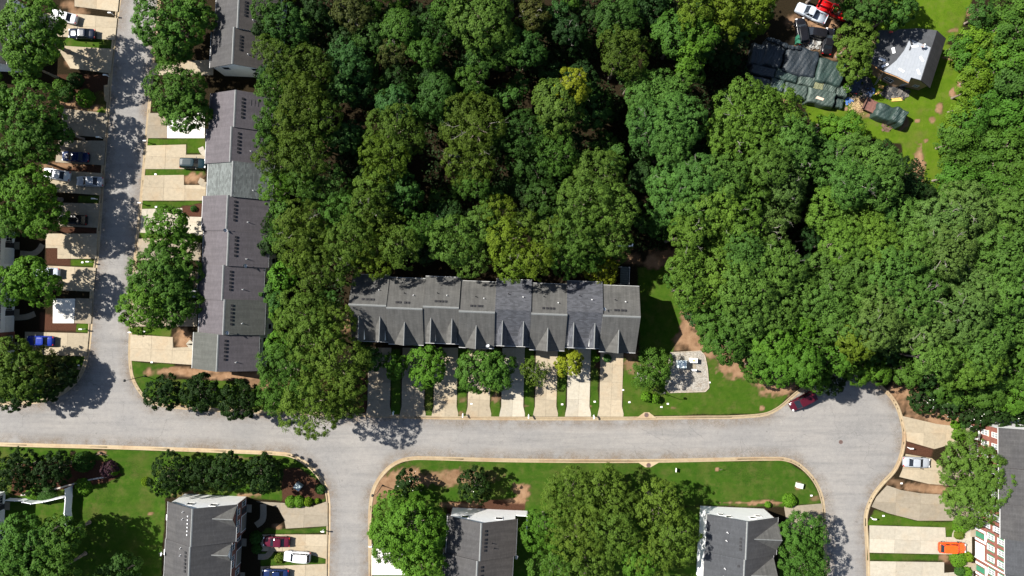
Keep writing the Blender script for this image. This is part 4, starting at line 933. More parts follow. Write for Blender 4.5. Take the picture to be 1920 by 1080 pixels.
P = {"white": paint_mat("white car paint", (.62, .63, .64)), "navy": paint_mat("navy car paint", (.005, .009, .022)), "blue": paint_mat("bright blue car paint", (.008, .024, .20)), "silver": paint_mat("silver car paint", (.27, .29, .32), 0, .35),
    "black": paint_mat("black car paint", (.008, .008, .010)), "teal": paint_mat("dark teal car paint", (.006, .018, .024)), "maroon": paint_mat("maroon car paint", (.065, .006, .016)), "darkred": paint_mat("dark red van paint", (.05, .005, .011)), "orange": paint_mat("orange car paint", (.70, .075, .010)),
    "red": paint_mat("red truck paint", (.42, .008, .01)), "paleblue": paint_mat("pale silver-blue paint", (.33, .37, .42)), "midblue": paint_mat("dark blue car paint", (.007, .016, .06))}
vehicle("sedan", "sedan", 119, 31, 166, P["white"], "white car half under the tree in the top left driveway"); vehicle("sedan", "sedan", 153, 63, 178, P["navy"], "dark navy car just below the white car in the top left driveway")
vehicle("sedan", "sedan", 141, 294, 177, P["midblue"], "dark blue car in the shade right above the two white cars"); vehicle("sedan", "sedan", 106, 327, 170, P["white"], "white car partly under a tree, in front of the silver car"); vehicle("sedan", "sedan", 168, 340, 178, P["silver"], "silver-white car nose to tail behind the white car under the tree")
vehicle("suv", "suv", 137, 412, 178, P["black"], "black car in the dappled shade of the left driveways"); vehicle("sedan", "sedan", 86, 511, 178, P["paleblue"], "pale car almost hidden by the round green tree on the left"); vehicle("sedan", "sedan", 75, 639, 178, P["blue"], "bright blue car on the lowest driveway of the left road")
vehicle("suv", "suv", 362, 306, -2, P["teal"], "dark teal car close to the left row, on the sunlit driveway"); vehicle("suv", "suv", 345, 548, -2, P["white"], "white car under the street trees by the left row"); vehicle("suv", "suv", 322, 526, -2, P["white"], "white van roof glimpsed through the street tree leaves")
vehicle("sedan", "sedan", 518, 1016, 178, P["maroon"], "maroon car above the white car at the bottom left"); vehicle("suv", "suv", 557, 1044, 176, P["white"], "white car with sunroof straddling grass at the bottom left"); vehicle("sedan", "sedan", 516, 1077, 178, P["midblue"], "dark blue car cut off by the bottom edge")
vehicle("minivan", "minivan", 1506, 752, 208, P["darkred"], "dark red minivan parked at the kerb of the cul-de-sac under trees", extra="road", group="cars at the cul-de-sac"); vehicle("sedan", "sedan", 1719, 867, -3, P["silver"], "silver car on the curved driveway beside the leafy tree on the right", group="cars at the cul-de-sac"); vehicle("suv", "suv", 1786, 1027, -1, P["orange"], "orange car parked against the brick townhouses", group="cars at the cul-de-sac")
t = vehicle("pickup", "pickup_truck", 1521, 25, 155, P["paleblue"], "pale silver pickup truck with open bed at the top right", "pickup", "vehicles in the yard at the top right")
t = vehicle("pickup", "pickup_truck", 1561, 19, -25, P["red"], "red pickup truck beside the silver one, partly under trees", "pickup", "vehicles in the yard at the top right")
vehicle("suv", "suv", 1526, 62, 170, P["black"], "black car parked on the dirt below the silver pickup", "car", "vehicles in the yard at the top right"); vehicle("sedan", "sedan", 1553, 77, 80, P["black"], "dark car standing crosswise in the shade by the spreading tree", "car", "vehicles in the yard at the top right"); vehicle("suv", "suv", 1503, 58, 100, P["black"], "small dark car left of the black one on the dirt", "car", "vehicles in the yard at the top right")
vehicle("sedan", "sedan", 1606, 150, 70, P["navy"], "dark car in the shade at the left foot of the ranch house", "car", "vehicles in the yard at the top right")

# ------------------------------------------------------------------ the yard at the top right: draped stacks, trailer, rubbish
def tarp_mat(name, col):
    m, n, l, b = new_mat(name); tc = n.new("ShaderNodeTexCoord"); o = tc.outputs["Object"]
    f = noise(n, l, o, .8, 6, .7, (1, .25, .5)); f2 = noise(n, l, o, 3, 6, .7)
    c = mixrgb(n, l, ramp(n, l, f, .35, .72), shade(col, .6), shade(col, 1.5)); c = mixrgb(n, l, ramp(n, l, f2, .6, .8), c, (.07, .085, .075))
    l.new(c, b.inputs["Base Color"]); b.inputs["Roughness"].default_value = .55; bump(n, l, b, f2, .9, .12); return m
TARP = tarp_mat("dark green shade cloth", (.016, .034, .029)); TARP2 = tarp_mat("grey-green shade cloth", (.036, .055, .045)); TARP3 = tarp_mat("blue-black shade cloth", (.010, .016, .022))
def drape(u, v, lx, ly, h, ang, mat, name, label, cat, seed, group=None, sag=.06, parent=None):
    r = np.random.default_rng(seed); n, m = 34, 26; mb = MB(); o = W(u, v, h * .7); ph = r.random(6) * 6.28
    P_ = []
    for i in range(n + 1):
        for j in range(m + 1):
            a, b = i / n * 2 - 1, j / m * 2 - 1
            e = (max(0, 1 - abs(a) ** 16) ** .6) * (max(0, 1 - abs(b) ** 12) ** .6)
            w = math.sin(a * 7 + ph[0] + b * 2) * .5 + math.sin(a * 13 + ph[1] - 3 * b) * .3 + math.sin(b * 11 + ph[2]) * .3
            z = h * e * (1 - sag * (1 - abs(a)) * (.5 + .5 * math.sin(a * 4 + ph[3]))) + w * .035 * h + .05 * math.sin(a * 23 + ph[4] + b * 9) * math.sin(b * 17 + ph[5])
            k = 1 + .05 * math.sin(a * 5 + ph[4]) ; P_.append((a * lx / 2 * (1 + .03 * math.sin(b * 6 + ph[5])), b * ly / 2 * k, max(z, .02 + .03 * w)))
    mb.v = P_
    for i in range(n):
        for j in range(m):
            q = i * (m + 1) + j; mb.f.append((q, q + m + 1, q + m + 2, q + 1))
    ob = mb.build(name, mat, parent, True, (o.x, o.y, 0), math.radians(ang)); return tag(ob, label, cat, group)
SH = [(1449, 104, 3.6, 4.2, 1.7, TARP3, "upper left dark draped stack in the shade of the wood"), (1501, 117, 5.8, 5.0, 1.9, TARP3, "largest dark draped stack, at the upper centre of the shade-cloth group"), (1556, 136, 4.8, 4.3, 2.0, TARP, "big smooth green draped stack at the right of the group below the spreading tree"),
    (1420, 103, 2.4, 3.8, 1.6, TARP3, "narrow dark draped stack at the far left of the top line"), (1430, 134, 4.4, 1.8, 1.5, TARP3, "long low dark draped stack under the upper left stack"), (1474, 142, 4.1, 1.9, 1.5, TARP, "mid-green draped stack in the middle line, second from the left"), (1512, 152, 3.0, 1.9, 1.6, TARP2, "pale square draped stack in the middle line"),
    (1534, 160, 1.8, 1.9, 1.5, plain("olive canvas", (.11, .115, .06), .8, .2), "small olive canvas-covered stack between two green ones"), (1554, 164, 2.7, 2.0, 1.4, TARP2, "rounded pale green draped stack at the right of the middle line"), (1456, 160, 2.5, 2.1, 1.6, TARP, "green draped stack in the bottom line with a dark neighbour on its left"), (1425, 157, 3.4, 2.1, 1.6, TARP3, "dark draped stack at the left end of the bottom line"),
    (1491, 171, 4.2, 2.4, 1.6, TARP2, "pale green draped stack in the bottom line above bare clay"), (1539, 183, 5.0, 2.7, 1.7, TARP2, "long draped stack with a torn pale hole at the bottom of the group"), (1578, 172, 2.0, 1.8, 1.4, TARP2, "small peaked draped stack at the lower right corner"), (1573, 194, 1.4, 1.6, .9, TARP, "small crumpled green cover below the lower right corner")]
for i, (u, v, lx, ly, h, m, lab) in enumerate(SH):
    drape(u, v, lx * 1.06, ly * 1.1, h, -13, m, "draped_stack", lab, "covered stack", 100 + i, "stacks draped in shade cloth")
hp = W(1537, 184, 1.75); hole = MB().slab([(-.75, -.2, 0), (.65, -.32, 0), (.8, .1, 0), (-.5, .3, 0)], .05).build("torn_sheet", plain("pale torn sheet", (.42, .33, .26), .9, .2), None, False, hp, -.2); tag(hole, "pale torn sheet showing on the long draped stack", "sheet")
fence_top = [(1438, 72), (1462, 80), (1480, 88), (1500, 90)]
dn = empty("drape_net", W(1468, 82), label="folded blue-black netting rail along the top of the draped stacks", cat="netting")
q = [W(a, b, 2.0) - dn.location for a, b in smooth_line(fence_top, 4)]; mb = MB()
for i in range(len(q) - 1): mb.bar(q[i] - Vector((0, 0, .1 * (i % 2))), q[i + 1] - Vector((0, 0, .1 * ((i + 1) % 2))), .28 + .08 * (i % 3), 7)
mb.build("netting", TARP3, dn); pst = MB()
for k in (0, len(q) // 2, len(q) - 1): pst.bar((q[k].x, q[k].y, 0), q[k], .05, 6)
pst.build("post", STEEL, dn)
# trailer and its cover
tp = W(1640, 201, .9); tr = empty("flatbed_trailer", (tp.x, tp.y, 0), math.radians(-24), "rusty flatbed trailer on the yard grass, its right part under a green cover", "trailer")
for k in range(9): MB().box(-1.9 + .62 * k, -1.05, .78, -1.9 + .62 * k + .6, 1.05, .84).build("plank", plain("rusty deck", (.12, .052, .040), .85, .35, 2.0), tr)
MB().box(-1.9, -1.08, .6, 5.7, -1.0, .9).box(-1.9, 1.0, .6, 5.7, 1.08, .9).box(-1.95, -1.08, .6, -1.87, 1.08, 1.25).bar((-1.9, -1, .75), (-2.9, 0, .6), .05).bar((-1.9, 1, .75), (-2.9, 0, .6), .05).build("frame", plain("rusty steel", (.10, .05, .035), .8, .3), tr)
wm = MB(); c = lambda r, y: [(math.cos(a * math.pi / 8) * r, y, math.sin(a * math.pi / 8) * r) for a in range(16)]
wme = wm.rings([c(.2, -.12), c(.38, -.12), c(.4, 0), c(.38, .12), c(.2, .12)]).mesh("wheel", RUBBER)
for x in (1.4, 2.4):
    for s in (-1, 1): link("wheel", wme, tr, (x, s * 1.2, .4))
drape(1669, 215, 5.6, 2.9, 1.9, -22, TARP, "trailer_cover", "green cover draped over the right part of the rusty trailer", "cover", 140, sag=.10); drape(1684, 218, 2.6, 3.0, 2.5, -28, TARP, "draped_boat", "taller dark green cover bulging at the right end of the trailer", "cover", 141)
# bins, lumber, ladder, rubbish
def box_thing(name, u, v, s, ang, mat, label, cat, z=0, group=None, lid=None):
    p = W(u, v, z + s[2]); root = empty(name, (p.x, p.y, z), math.radians(ang), label, cat, group)
    MB().box(-s[0] / 2, -s[1] / 2, 0, s[0] / 2, s[1] / 2, s[2]).build("body", mat, root)
    MB().box(-s[0] / 2 - .04, -s[1] / 2 - .04, s[2] + .003, s[0] / 2 + .04, s[1] / 2 + .04, s[2] + .09).build("lid", lid or mat, root); return root
GBIN = plain("green bin plastic", (.02, .11, .065), .5, .1)
box_thing("wheeled_bin", 1499, 70, (.75, .75, 1.1), -8, GBIN, "upper green wheeled bin left of the black car", "bin", group="bins in the yard"); box_thing("wheeled_bin", 1499, 77, (.75, .75, 1.1), -12, GBIN, "lower green wheeled bin above the draped stacks", "bin", group="bins in the yard")
lum = plain("fresh yellow lumber", (.55, .34, .09), .7, .2)
def lumber(u, v, n, ln, ang, lab):
    p = W(u, v, .2); r = empty("lumber_stack", (p.x, p.y, 0), math.radians(ang), lab, "lumber")
    for k in range(n): MB().box(-ln / 2 + random.uniform(-.1, .1), -.3 + .2 * k, 0.02, ln / 2 + random.uniform(-.1, .1), -.3 + .2 * k + .17, .14 + .03 * (k % 2)).build("board", lum, r)
lumber(1683, 186, 3, 1.9, 4, "fresh yellow boards on the grass below the rubbish heap"); lumber(1646, 173, 2, 1.1, 38, "short yellow boards lying at an angle near the ladder"); lumber(1652, 162, 3, 1.0, -20, "yellow offcuts beside the foot of the ladder")
ld = empty("ladder", W(1646, 152), label="aluminium ladder leaning at the lower left corner of the ranch house", cat="ladder"); a = W(1640, 160, .05) - ld.location; b = W(1653, 139, 3.0) - ld.location; sd = Vector((.19, .1, 0))
for s in (-1, 1): MB().bar(a + sd * s, b + sd * s, .045, 5).build("rail", STEEL, ld)
for k in range(1, 11): MB().bar(a + (b - a) * k / 11 - sd, a + (b - a) * k / 11 + sd, .025, 5).build("rung", STEEL, ld)
def heap(u, v, rx, ry, n, mats, name, label, h=.5, seed=3, sz=(.1, .5)):
    r = random.Random(seed); p = W(u, v, .2); root = empty(name, (p.x, p.y, 0), 0, label, "rubbish heap")
    for gi, m in enumerate(mats):
        mb = MB()
        for k in range(n):
            a = r.random() * 6.28; d = r.random() ** .5; x, y = math.cos(a) * d * rx, math.sin(a) * d * ry; z = h * (1 - d) * r.random()
            e = Vector((r.uniform(-1, 1), r.uniform(-1, 1), r.uniform(-.3, .3))).normalized() * r.uniform(*sz); f = Vector((0, 0, 1)).cross(e).normalized() * r.uniform(.1, .4)
            q = Vector((x, y, z + .06)); mb.slab([q - e - f, q + e - f, q + e + f, q - e + f], .05)
        tag(mb.build("debris", m, root), kind="stuff")
heap(1679, 172, 2.3, 1.3, 60, [plain("old dark shingles", (.028, .028, .03), .9, .3), plain("mixed debris", (.10, .09, .08), .9, .5)], "rubbish_heap", "heap of dark torn-off shingles below the ranch house wall"); heap(1629, 169, .9, 1.0, 12, [plain("white scraps", (.55, .57, .62), .7, .2), plain("blue scraps", (.05, .12, .3), .7, .2)], "scattered_scraps", "white and blue scraps scattered on the grass by the ladder", .3, 5)
heap(1615, 165, 2.2, 2.2, 50, [plain("old dark shingles", (.03, .03, .03), .9, .3), plain("mixed debris", (.1, .09, .08), .9, .5)], "brush_heap", "dark heap of odds and ends between the draped stacks and the ladder", .8, 6); heap(1593, 188, .7, .6, 10, [plain("blue scraps", (.05, .12, .3), .7, .2)], "crumpled_sheet", "crumpled blue sheet left of the straw by the trailer", .5, 7)
heap(1665, 235, 1.0, 1.0, 22, [plain("brown brush", (.09, .055, .035), .9, .3)], "brush_pile", "small brown brush pile below the trailer", .4, 8); heap(1522, 82, 1.9, 1.2, 26, [plain("grey clutter", (.22, .22, .21), .8, .4), plain("mixed debris", (.1, .09, .08), .9, .5)], "yard_clutter", "grey clutter on the dirt right of the green bins", .7, 9)
heap(1528, 247, 1.1, 1.5, 16, [TARP2, plain("brown brush", (.09, .055, .035), .9, .3)], "dumped_sheets", "dumped green sheets at the edge of the pine grove", .5, 10)

# ------------------------------------------------------------------ utility pad, street furniture
CAB = plain("white cabinet paint", (.72, .74, .73), .45, .05)
box_thing("utility_cabinet", 1279, 683, (1.5, 1.25, 1.5), -2, plain("pale green-white cabinet", (.66, .74, .74), .45, .05), "large pale cabinet on the gravel pad", "cabinet", group="boxes on the gravel pad")
r = box_thing("utility_cabinet", 1301, 676, (1.2, .75, 1.0), -2, CAB, "smaller white cabinet with a tan centre on the gravel pad", "cabinet", group="boxes on the gravel pad"); MB().box(-.3, -.2, 1.1, .25, .2, 1.13).build("hatch", plain("tan hatch", (.42, .28, .12), .7, .2), r)
p = W(1301, 689); q = empty("equipment_slab", p, label="thin concrete slab under the smaller cabinet on the gravel pad", cat="slab"); MB().box(-.75, -.5, 0, .35, .75, .09).build("slab_top", CONC_GREY, q)
box_thing("control_panel", 1302, 694, (.7, .22, 1.2), 0, CAB, "narrow white control panel at the lower edge of the small slab", "control panel", group="boxes on the gravel pad")
box_thing("transformer", 558, 913, (1.15, 1.0, 1.0), -38, plain("grey-green transformer", (.24, .29, .29), .5, .1), "tilted grey-green transformer box under the magnolias at the corner", "transformer")
box_thing("utility_pedestal", 1500, 911, (1.05, .8, .7), -12, plain("pale green pedestal", (.42, .47, .41), .5, .1), "squat grey-green utility box on clay near the rounded lawn corner", "utility box")
def street_lamp(u, v, arm, lab):
    p = W(u, v); root = empty("street_lamp", p, 0, lab, "street lamp", "street lamps"); a = math.radians(arm); dx, dy = math.cos(a), math.sin(a)
    MB().bar((0, 0, 0), (0, 0, 4.9), .075, 8, .05).build("pole", BLACK, root); MB().bar((0, 0, 0), (0, 0, .35), .16, 8, .12).build("base", BLACK, root)
    MB().bar((0, 0, 4.8), (dx * .35, dy * .35, 5.25), .035, 6).bar((dx * .35, dy * .35, 5.25), (dx * .7, dy * .7, 5.3), .035, 6).build("arm", BLACK, root)
    c = lambda r, z: [(dx * .75 + math.cos(k * math.pi / 5) * r, dy * .75 + math.sin(k * math.pi / 5) * r, z) for k in range(10)]
    o = MB().rings([c(.14, 4.95), c(.24, 5.1), c(.20, 5.32), c(.07, 5.42)]).build("lantern", BLACK, root, True); MB().rings([c(.13, 4.9), c(.15, 4.96)]).build("lens", LIGHTM, o)
street_lamp(272, 705, 190, "black street lamp on the corner lawn by the left road"); street_lamp(717, 910, 200, "black street lamp on the bare corner of the lower lawn"); street_lamp(1227, 731, 20, "black street lamp behind the two round bushes near the gravel pad")
def mailbox(u, v, ang, lab, dark=False):
    p = W(u, v, .6); root = empty("mailbox", (p.x, p.y, 0), math.radians(ang), lab, "mailbox", "mailboxes along the kerbs")
    me = lambda k, f: shared(("mail", k), f)
    def post(): return MB().box(-.05, -.05, 0, .05, .05, 1.05).box(-.35, -.04, .95, .3, .04, 1.03).mesh("post", WHITE)
    def bx(m):
        mb = MB(); s = [(-.11, 1.03), (.11, 1.03), (.11, 1.17)] + [(math.cos(t) * .11, 1.17 + math.sin(t) * .09) for t in (.7, 1.57, 2.4)] + [(-.11, 1.17)]
        mb.rings([[(-.42, y, z) for y, z in s], [(.12, y, z) for y, z in s]]); return mb.mesh("box", m)
    link("post", me("post", post), root); link("box", me(("box", dark), lambda: bx(BLACK if dark else WHITE)), root)
    link("flag", me("flag", lambda: MB().box(-.2, .115, 1.1, -.17, .13, 1.35).mesh("flag", REDM)), root)
for a in ((210, 26, 0, "mailbox at the very top of the left road, on its left kerb"), (201, 142, 0, "mailbox on the left kerb under the large tree shadow"), (188, 258, 0, "mailbox on the shaded strip above the blue car"), (179, 373, 0, "white mailbox on the grass strip below the silver car"), (169, 491, 0, "white mailbox on the left kerb across from the big street trees"), (156, 617, 0, "white mailbox on the left kerb just above the bright blue car's driveway"),
    (273, 265, 180, "white mailbox on the right kerb of the left road beside the pale patch"), (263, 381, 180, "white mailbox on the right kerb above the bright street tree"), (245, 623, 180, "white mailbox on the right kerb just above the last left row driveway"),
    (738, 773, 90, "mailbox in the shade between the two left driveways of the central row"), (868, 777, 90, "mailbox on bare soil between the third and fourth central driveways"), (991, 779, 90, "mailbox between the fifth and sixth central driveways"), (1113, 780, 90, "mailbox between the last two central driveways"),
    (605, 995, 180, "white mailbox on the grass strip above the maroon car"), (697, 1023, 0, "white mailbox at the edge of the white bottom driveway"), (1705, 840, 180, "white mailbox on dark mulch above the silver car"), (1636, 972, 180, "white mailbox on the grass by the curved grey driveway")): mailbox(*a)
def cover(u, v, r, lab, name="manhole_cover", z=-.106, col=None):
    p = W(u, v); c = lambda rr, zz: [(math.cos(k * math.pi / 9) * rr, math.sin(k * math.pi / 9) * rr, zz) for k in range(18)]
    root = empty(name, (p.x, p.y, z), 0, lab, "manhole cover"); MB().rings([c(r, -.05), c(r, .012), c(r * .86, .012)]).build("rim", plain("rusty cast iron", (.09, .055, .045), .7, .3), root)
    mb = MB().rings([c(r * .84, -.05), c(r * .84, .004)])
    for k in range(-2, 3): mb.box(-r * .6, k * r * .25 - .02, .004, r * .6, k * r * .25 + .02, .014)
    mb.build("lid", col or plain("dark cast iron", (.06, .04, .038), .6, .3), root)
cover(1577, 829, .36, "round manhole cover in the asphalt of the cul-de-sac"); cover(1212, 778, .40, "rusty manhole cover on the concrete apron above the road", z=.06); cover(1216, 872, .40, "rusty manhole cover on the concrete apron below the road", z=.06); cover(201, 170, .38, "dark manhole cover on the verge of the left road in deep shade", z=.03)
for nm, pts in (("storm drain above", [(1193, 784), (1208, 773), (1217, 773), (1231, 784)]), ("storm drain below", [(1195, 866), (1210, 876), (1220, 876), (1237, 866)]), ("left", [(195, 160), (206, 158), (204, 196), (196, 188)])):
    pp = [tuple(W(*q).to_2d()) for q in pts]; tag(MB().prism(pp, -.2, .055).build("drain_apron", KERB), kind="structure")
def small_cover(u, v, lab, s=.35, mat=WHITE):
    p = W(u, v); root = empty("meter_cover", (p.x, p.y, 0), 0, lab, "meter cover"); MB().box(-s / 2, -s / 3, 0, s / 2, s / 3, .12).build("lid", mat, root); MB().box(-s / 2 - .05, -s / 3 - .05, 0, s / 2 + .05, s / 3 + .05, .06).build("collar", CONC_GREY, root)
for a in ((1054, 758, "white meter cover on the strip below the yellow street tree"), (1115, 753, "white meter cover on the strip left of the last central driveway"), (1168, 731, "white meter cover at the right edge of the last central driveway"), (1180, 754, "white meter cover on the lawn right of the last driveway"), (1240, 763, "white meter cover below the two round bushes"), (1330, 717, "white cap at the right edge of the gravel pad"), (1252, 757, "pale cap on the lawn near the round bushes"), (1656, 967, "white meter cover on the grass right of the curved driveway mailbox"), (1690, 906, "white meter cover on the brown strip below the silver car"), (293, 388, "white meter cover on the grass strip above the bright street tree"), (292, 327, "pale meter cover on the strip below the teal car"), (155, 492, "pale meter cover on the brown strip across from the big street trees"), (271, 622, "pale meter cover above the last left row driveway"), (1521, 929, "pale cap on the rounded lawn corner"), (884, 757, "pale cap on the strip between central driveways"), (148, 685, "pale ring cap on the shaded corner bed"), (285, 679, "white cap at the lawn edge by the left row's last driveway")): small_cover(*a)
p = W(1268, 882, .8); sg = empty("yard_sign", (p.x, p.y, 0), 1.45, "white yard sign standing on the lower lawn near the drain", "sign"); MB().box(-.35, -.02, .35, .35, .02, .95).build("panel", WHITE, sg); MB().box(-.25, -.012, 0, -.22, .012, .35).box(.22, -.012, 0, .25, .012, .35).build("stake", STEEL, sg)
p = W(1347, 878); sg = empty("sapling_stake", p, 0, "small staked sapling on bare soil in the lower lawn", "sapling"); MB().bar((0, 0, 0), (.05, 0, 1.3), .04, 6).bar((0, 0, .8), (.35, .2, 1.4), .03, 5).bar((0, 0, .9), (-.3, .15, 1.4), .03, 5).build("stem", plain("bark", (.12, .09, .07), .9, .2), sg)
p = W(189, 849); sg = empty("tree_stump", p, 0, "cut stump with fallen branches on clay at the left lawn", "stump"); MB().bar((0, 0, 0), (0, 0, .4), .22, 9, .18).build("stump_body", plain("bark", (.12, .09, .07), .9, .2), sg); MB().bar((0, 0, .3), (1.4, -.5, .1), .07, 6, .03).bar((0, 0, .3), (-.9, -.4, .1), .07, 6, .03).build("branch", plain("bark", (.12, .09, .07), .9, .2), sg)
# street sign on the white panel near the lawn edge: post with two blades seen at the lower corner
def dish(u, v, z, rot, lab, s=.33):
    p = W(u, v, z); root = empty("satellite_dish", p, rot, lab, "satellite dish", "satellite dishes")
    c = lambda r, d: [Vector((d, math.cos(k * math.pi / 7) * r, math.sin(k * math.pi / 7) * r * 1.1)) for k in range(14)]
    M = Matrix.Rotation(-.7, 3, 'Y'); rg = [[M @ q + Vector((0, 0, .45)) for q in c(r, d)] for r, d in ((.02, 0), (s * .5, .03), (s * .85, .09), (s, .14))]
    MB().rings(rg, cap=False).build("reflector", plain("pale dish", (.34, .35, .37), .4, .05), root, True); MB().bar((0, 0, 0), (0, 0, .42), .03, 6).bar((0, 0, .2), (.45, 0, .45), .02, 5).build("bracket", STEEL, root); MB().box(.42, -.05, .42, .52, .05, .52).build("receiver", BLACK, root)
for a in ((1132, 580, 10.0, .4, "satellite dish at the ridge seam of the right blue-grey roof"), (915, 649, 6.9, 2.0, "white dish at the front eave of the fourth central townhouse"), (424, 433, 8.15, .5, "small dish on the ridge seam of the fourth left townhouse"), (461, 499, 6.8, .2, "dish on the rear slope seam of the fifth left townhouse"), (375, 492, 5.3, 2.6, "oval white dish at the street-side eave of the left row"), (427, 624, 8.0, .3, "bluish dish at the seam above the bottom left-row townhouse"), (306, 1037, 5.4, 2.8, "round dish on the left eave of the bottom left brick house"), (967, 1043, 5.4, .3, "dish on the right eave of the bottom middle house"), (509, 560, 4.2, .3, "dish on the dark rear wall side of the left row")): dish(*a)
# white fence at the lower left
fr = empty("white_fence", W(110, 930), label="white panel fence making a T on the lower left lawn", cat="fence"); VIN = plain("white vinyl", (.68, .70, .72), .45, .05)
def fence_run(pts, hgt):
    L = [W(*p).to_2d() for p in pts]
    for a, b in zip(L, L[1:]):
        n = max(1, round((b - a).length / 2.3)); d = (b - a).normalized(); nn = Vector((-d.y, d.x)) * .035
        for k in range(n):
            p, q = a + (b - a) * k / n + d * .07, a + (b - a) * (k + 1) / n - d * .07; o = fr.location.to_2d(); p -= o; q -= o
            MB().prism([p + nn, p - nn, q - nn, q + nn], .05, hgt - .08).build("fence_panel", VIN, fr); n2 = nn * 1.7
            MB().prism([p + n2, p - n2, q - n2, q + n2], hgt - .08, hgt).build("rail", VIN, fr); pp = p - d * .07
            MB().box(pp.x - .07, pp.y - .07, 0, pp.x + .07, pp.y + .07, hgt + .12).build("post", VIN, fr)
fence_run([(136, 911), (136, 930), (134, 955), (137, 985)], 2.0); fence_run([(57, 935), (73, 938), (95, 935), (134, 926)], 2.0); fence_run([(20, 934), (57, 935)], 1.4)
ge = empty("garden_edging", W(110, 915), label="thin pale stone edging curving above the white fence", cat="edging"); L = [W(*p).to_2d() - ge.location.to_2d() for p in smooth_line([(40, 928), (90, 920), (135, 908), (170, 899), (205, 893)], 4)]
for i in range(len(L) - 1):
    d = (L[i + 1] - L[i]); nn = Vector((-d.y, d.x)).normalized() * .12; MB().prism([L[i] + nn + d * .04, L[i] - nn + d * .04, L[i + 1] - nn, L[i + 1] + nn], -.05, .18 + random.uniform(0, .05)).build("stone", plain("pale edging stone", (.36, .33, .29), .9, .2), ge)
# pole in the wood
p = W(1176, 467, 0); up = empty("utility_pole", (p.x * .95, p.y, 0), 0, "pale utility pole and crossarm showing in the dark gap above the central row", "utility pole")
MB().bar((0, 0, 0), (0, 0, 9.5), .14, 9, .11).build("pole", plain("grey pole", (.42, .42, .41), .8, .15), up); MB().box(-2.2, -.08, 9.2, .4, .08, 9.35).build("crossarm", plain("grey pole", (.42, .42, .41), .8, .15), up); MB().bar((.25, .0, 9.3), (.35, .3, 9.55), .1, 6).build("insulator", CAB, up)
b = W(1171, 518, 2.4); dk = empty("rear_deck", (b.x, b.y, 0), A0, "small dark rear deck behind the right end of the central row", "deck")
for k in range(8): MB().box(-.75, -1.5 + .4 * k, 2.25, .75, -1.5 + .4 * k + .37, 2.31).build("board", plain("dark deck board", (.06, .075, .075), .8, .3), dk)
pst = MB()
for x in (-.7, .7):
    for y in (-1.4, 1.6): pst.box(x - .06, y - .06, 0, x + .06, y + .06, 3.2)
pst.box(.7, -1.4, 3.14, .76, 1.6, 3.22).build("frame", plain("pale deck rail", (.4, .42, .42), .7, .1), dk)

# ------------------------------------------------------------------ trees: trunk with limbs, crown of leaf-sized faces in branch clumps
def leaf_mat():
    m, n, l, b = new_mat("leaves"); oi = n.new("ShaderNodeObjectInfo"); at = n.new("ShaderNodeAttribute"); at.attribute_name = "leaf"
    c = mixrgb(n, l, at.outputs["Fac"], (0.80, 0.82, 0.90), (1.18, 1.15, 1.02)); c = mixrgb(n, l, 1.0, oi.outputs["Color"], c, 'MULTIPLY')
    l.new(c, b.inputs["Base Color"]); b.inputs["Roughness"].default_value = 0.6; b.inputs["Specular IOR Level"].default_value = 0.08
    tr = n.new("ShaderNodeBsdfTranslucent"); l.new(mixrgb(n, l, 1.0, c, (1.25, 1.2, .55), 'MULTIPLY'), tr.inputs["Color"])
    mx = n.new("ShaderNodeMixShader"); mx.inputs[0].default_value = 0.28; l.new(b.outputs[0], mx.inputs[1]); l.new(tr.outputs[0], mx.inputs[2])
    l.new(mx.outputs[0], n["Material Output"].inputs["Surface"]); return m
LEAF = leaf_mat()
BARK = plain("tree bark", (.16, .13, .105), .9, .3, 6.0); PALE_BARK = plain("pale bare branch", (.20, .185, .165), .85, .2, 6.0)
KIND = {  # leaf length, width ratio, clump radius, leaves per square metre of crown, leaf normals: outward, up, random; vertical squash, lobe count, lobe radius, gaps
    "broad": dict(leaf=.33, wr=.62, cl=(.36, .72), dens=108, o=.6, u=.4, r=.30, sq=.86, lobes=(6, 9), lr=(.40, .58), gap=.03),
    "fine": dict(leaf=.235, wr=.55, cl=(.32, .62), dens=155, o=.5, u=.4, r=.42, sq=.84, lobes=(8, 12), lr=(.36, .54), gap=.10),
    "pine": dict(leaf=.34, wr=.34, cl=(.34, .56), dens=135, o=.55, u=.5, r=.32, sq=.80, lobes=(8, 11), lr=(.34, .48), gap=.10),
    "magnolia": dict(leaf=.34, wr=.5, cl=(.35, .55), dens=125, o=.6, u=.35, r=.42, sq=1.05, lobes=(7, 10), lr=(.48, .62), gap=.05),
    "vine": dict(leaf=.34, wr=.7, cl=(.5, 1.1), dens=64, o=.5, u=.55, r=.4, sq=.6, lobes=(8, 12), lr=(.34, .5), gap=.06),
    "thin": dict(leaf=.28, wr=.6, cl=(.35, .6), dens=40, o=.4, u=.5, r=.6, sq=.8, lobes=(6, 9), lr=(.3, .45), gap=.2),
}
def unit(a): return a / (np.linalg.norm(a, axis=-1, keepdims=True) + 1e-9)
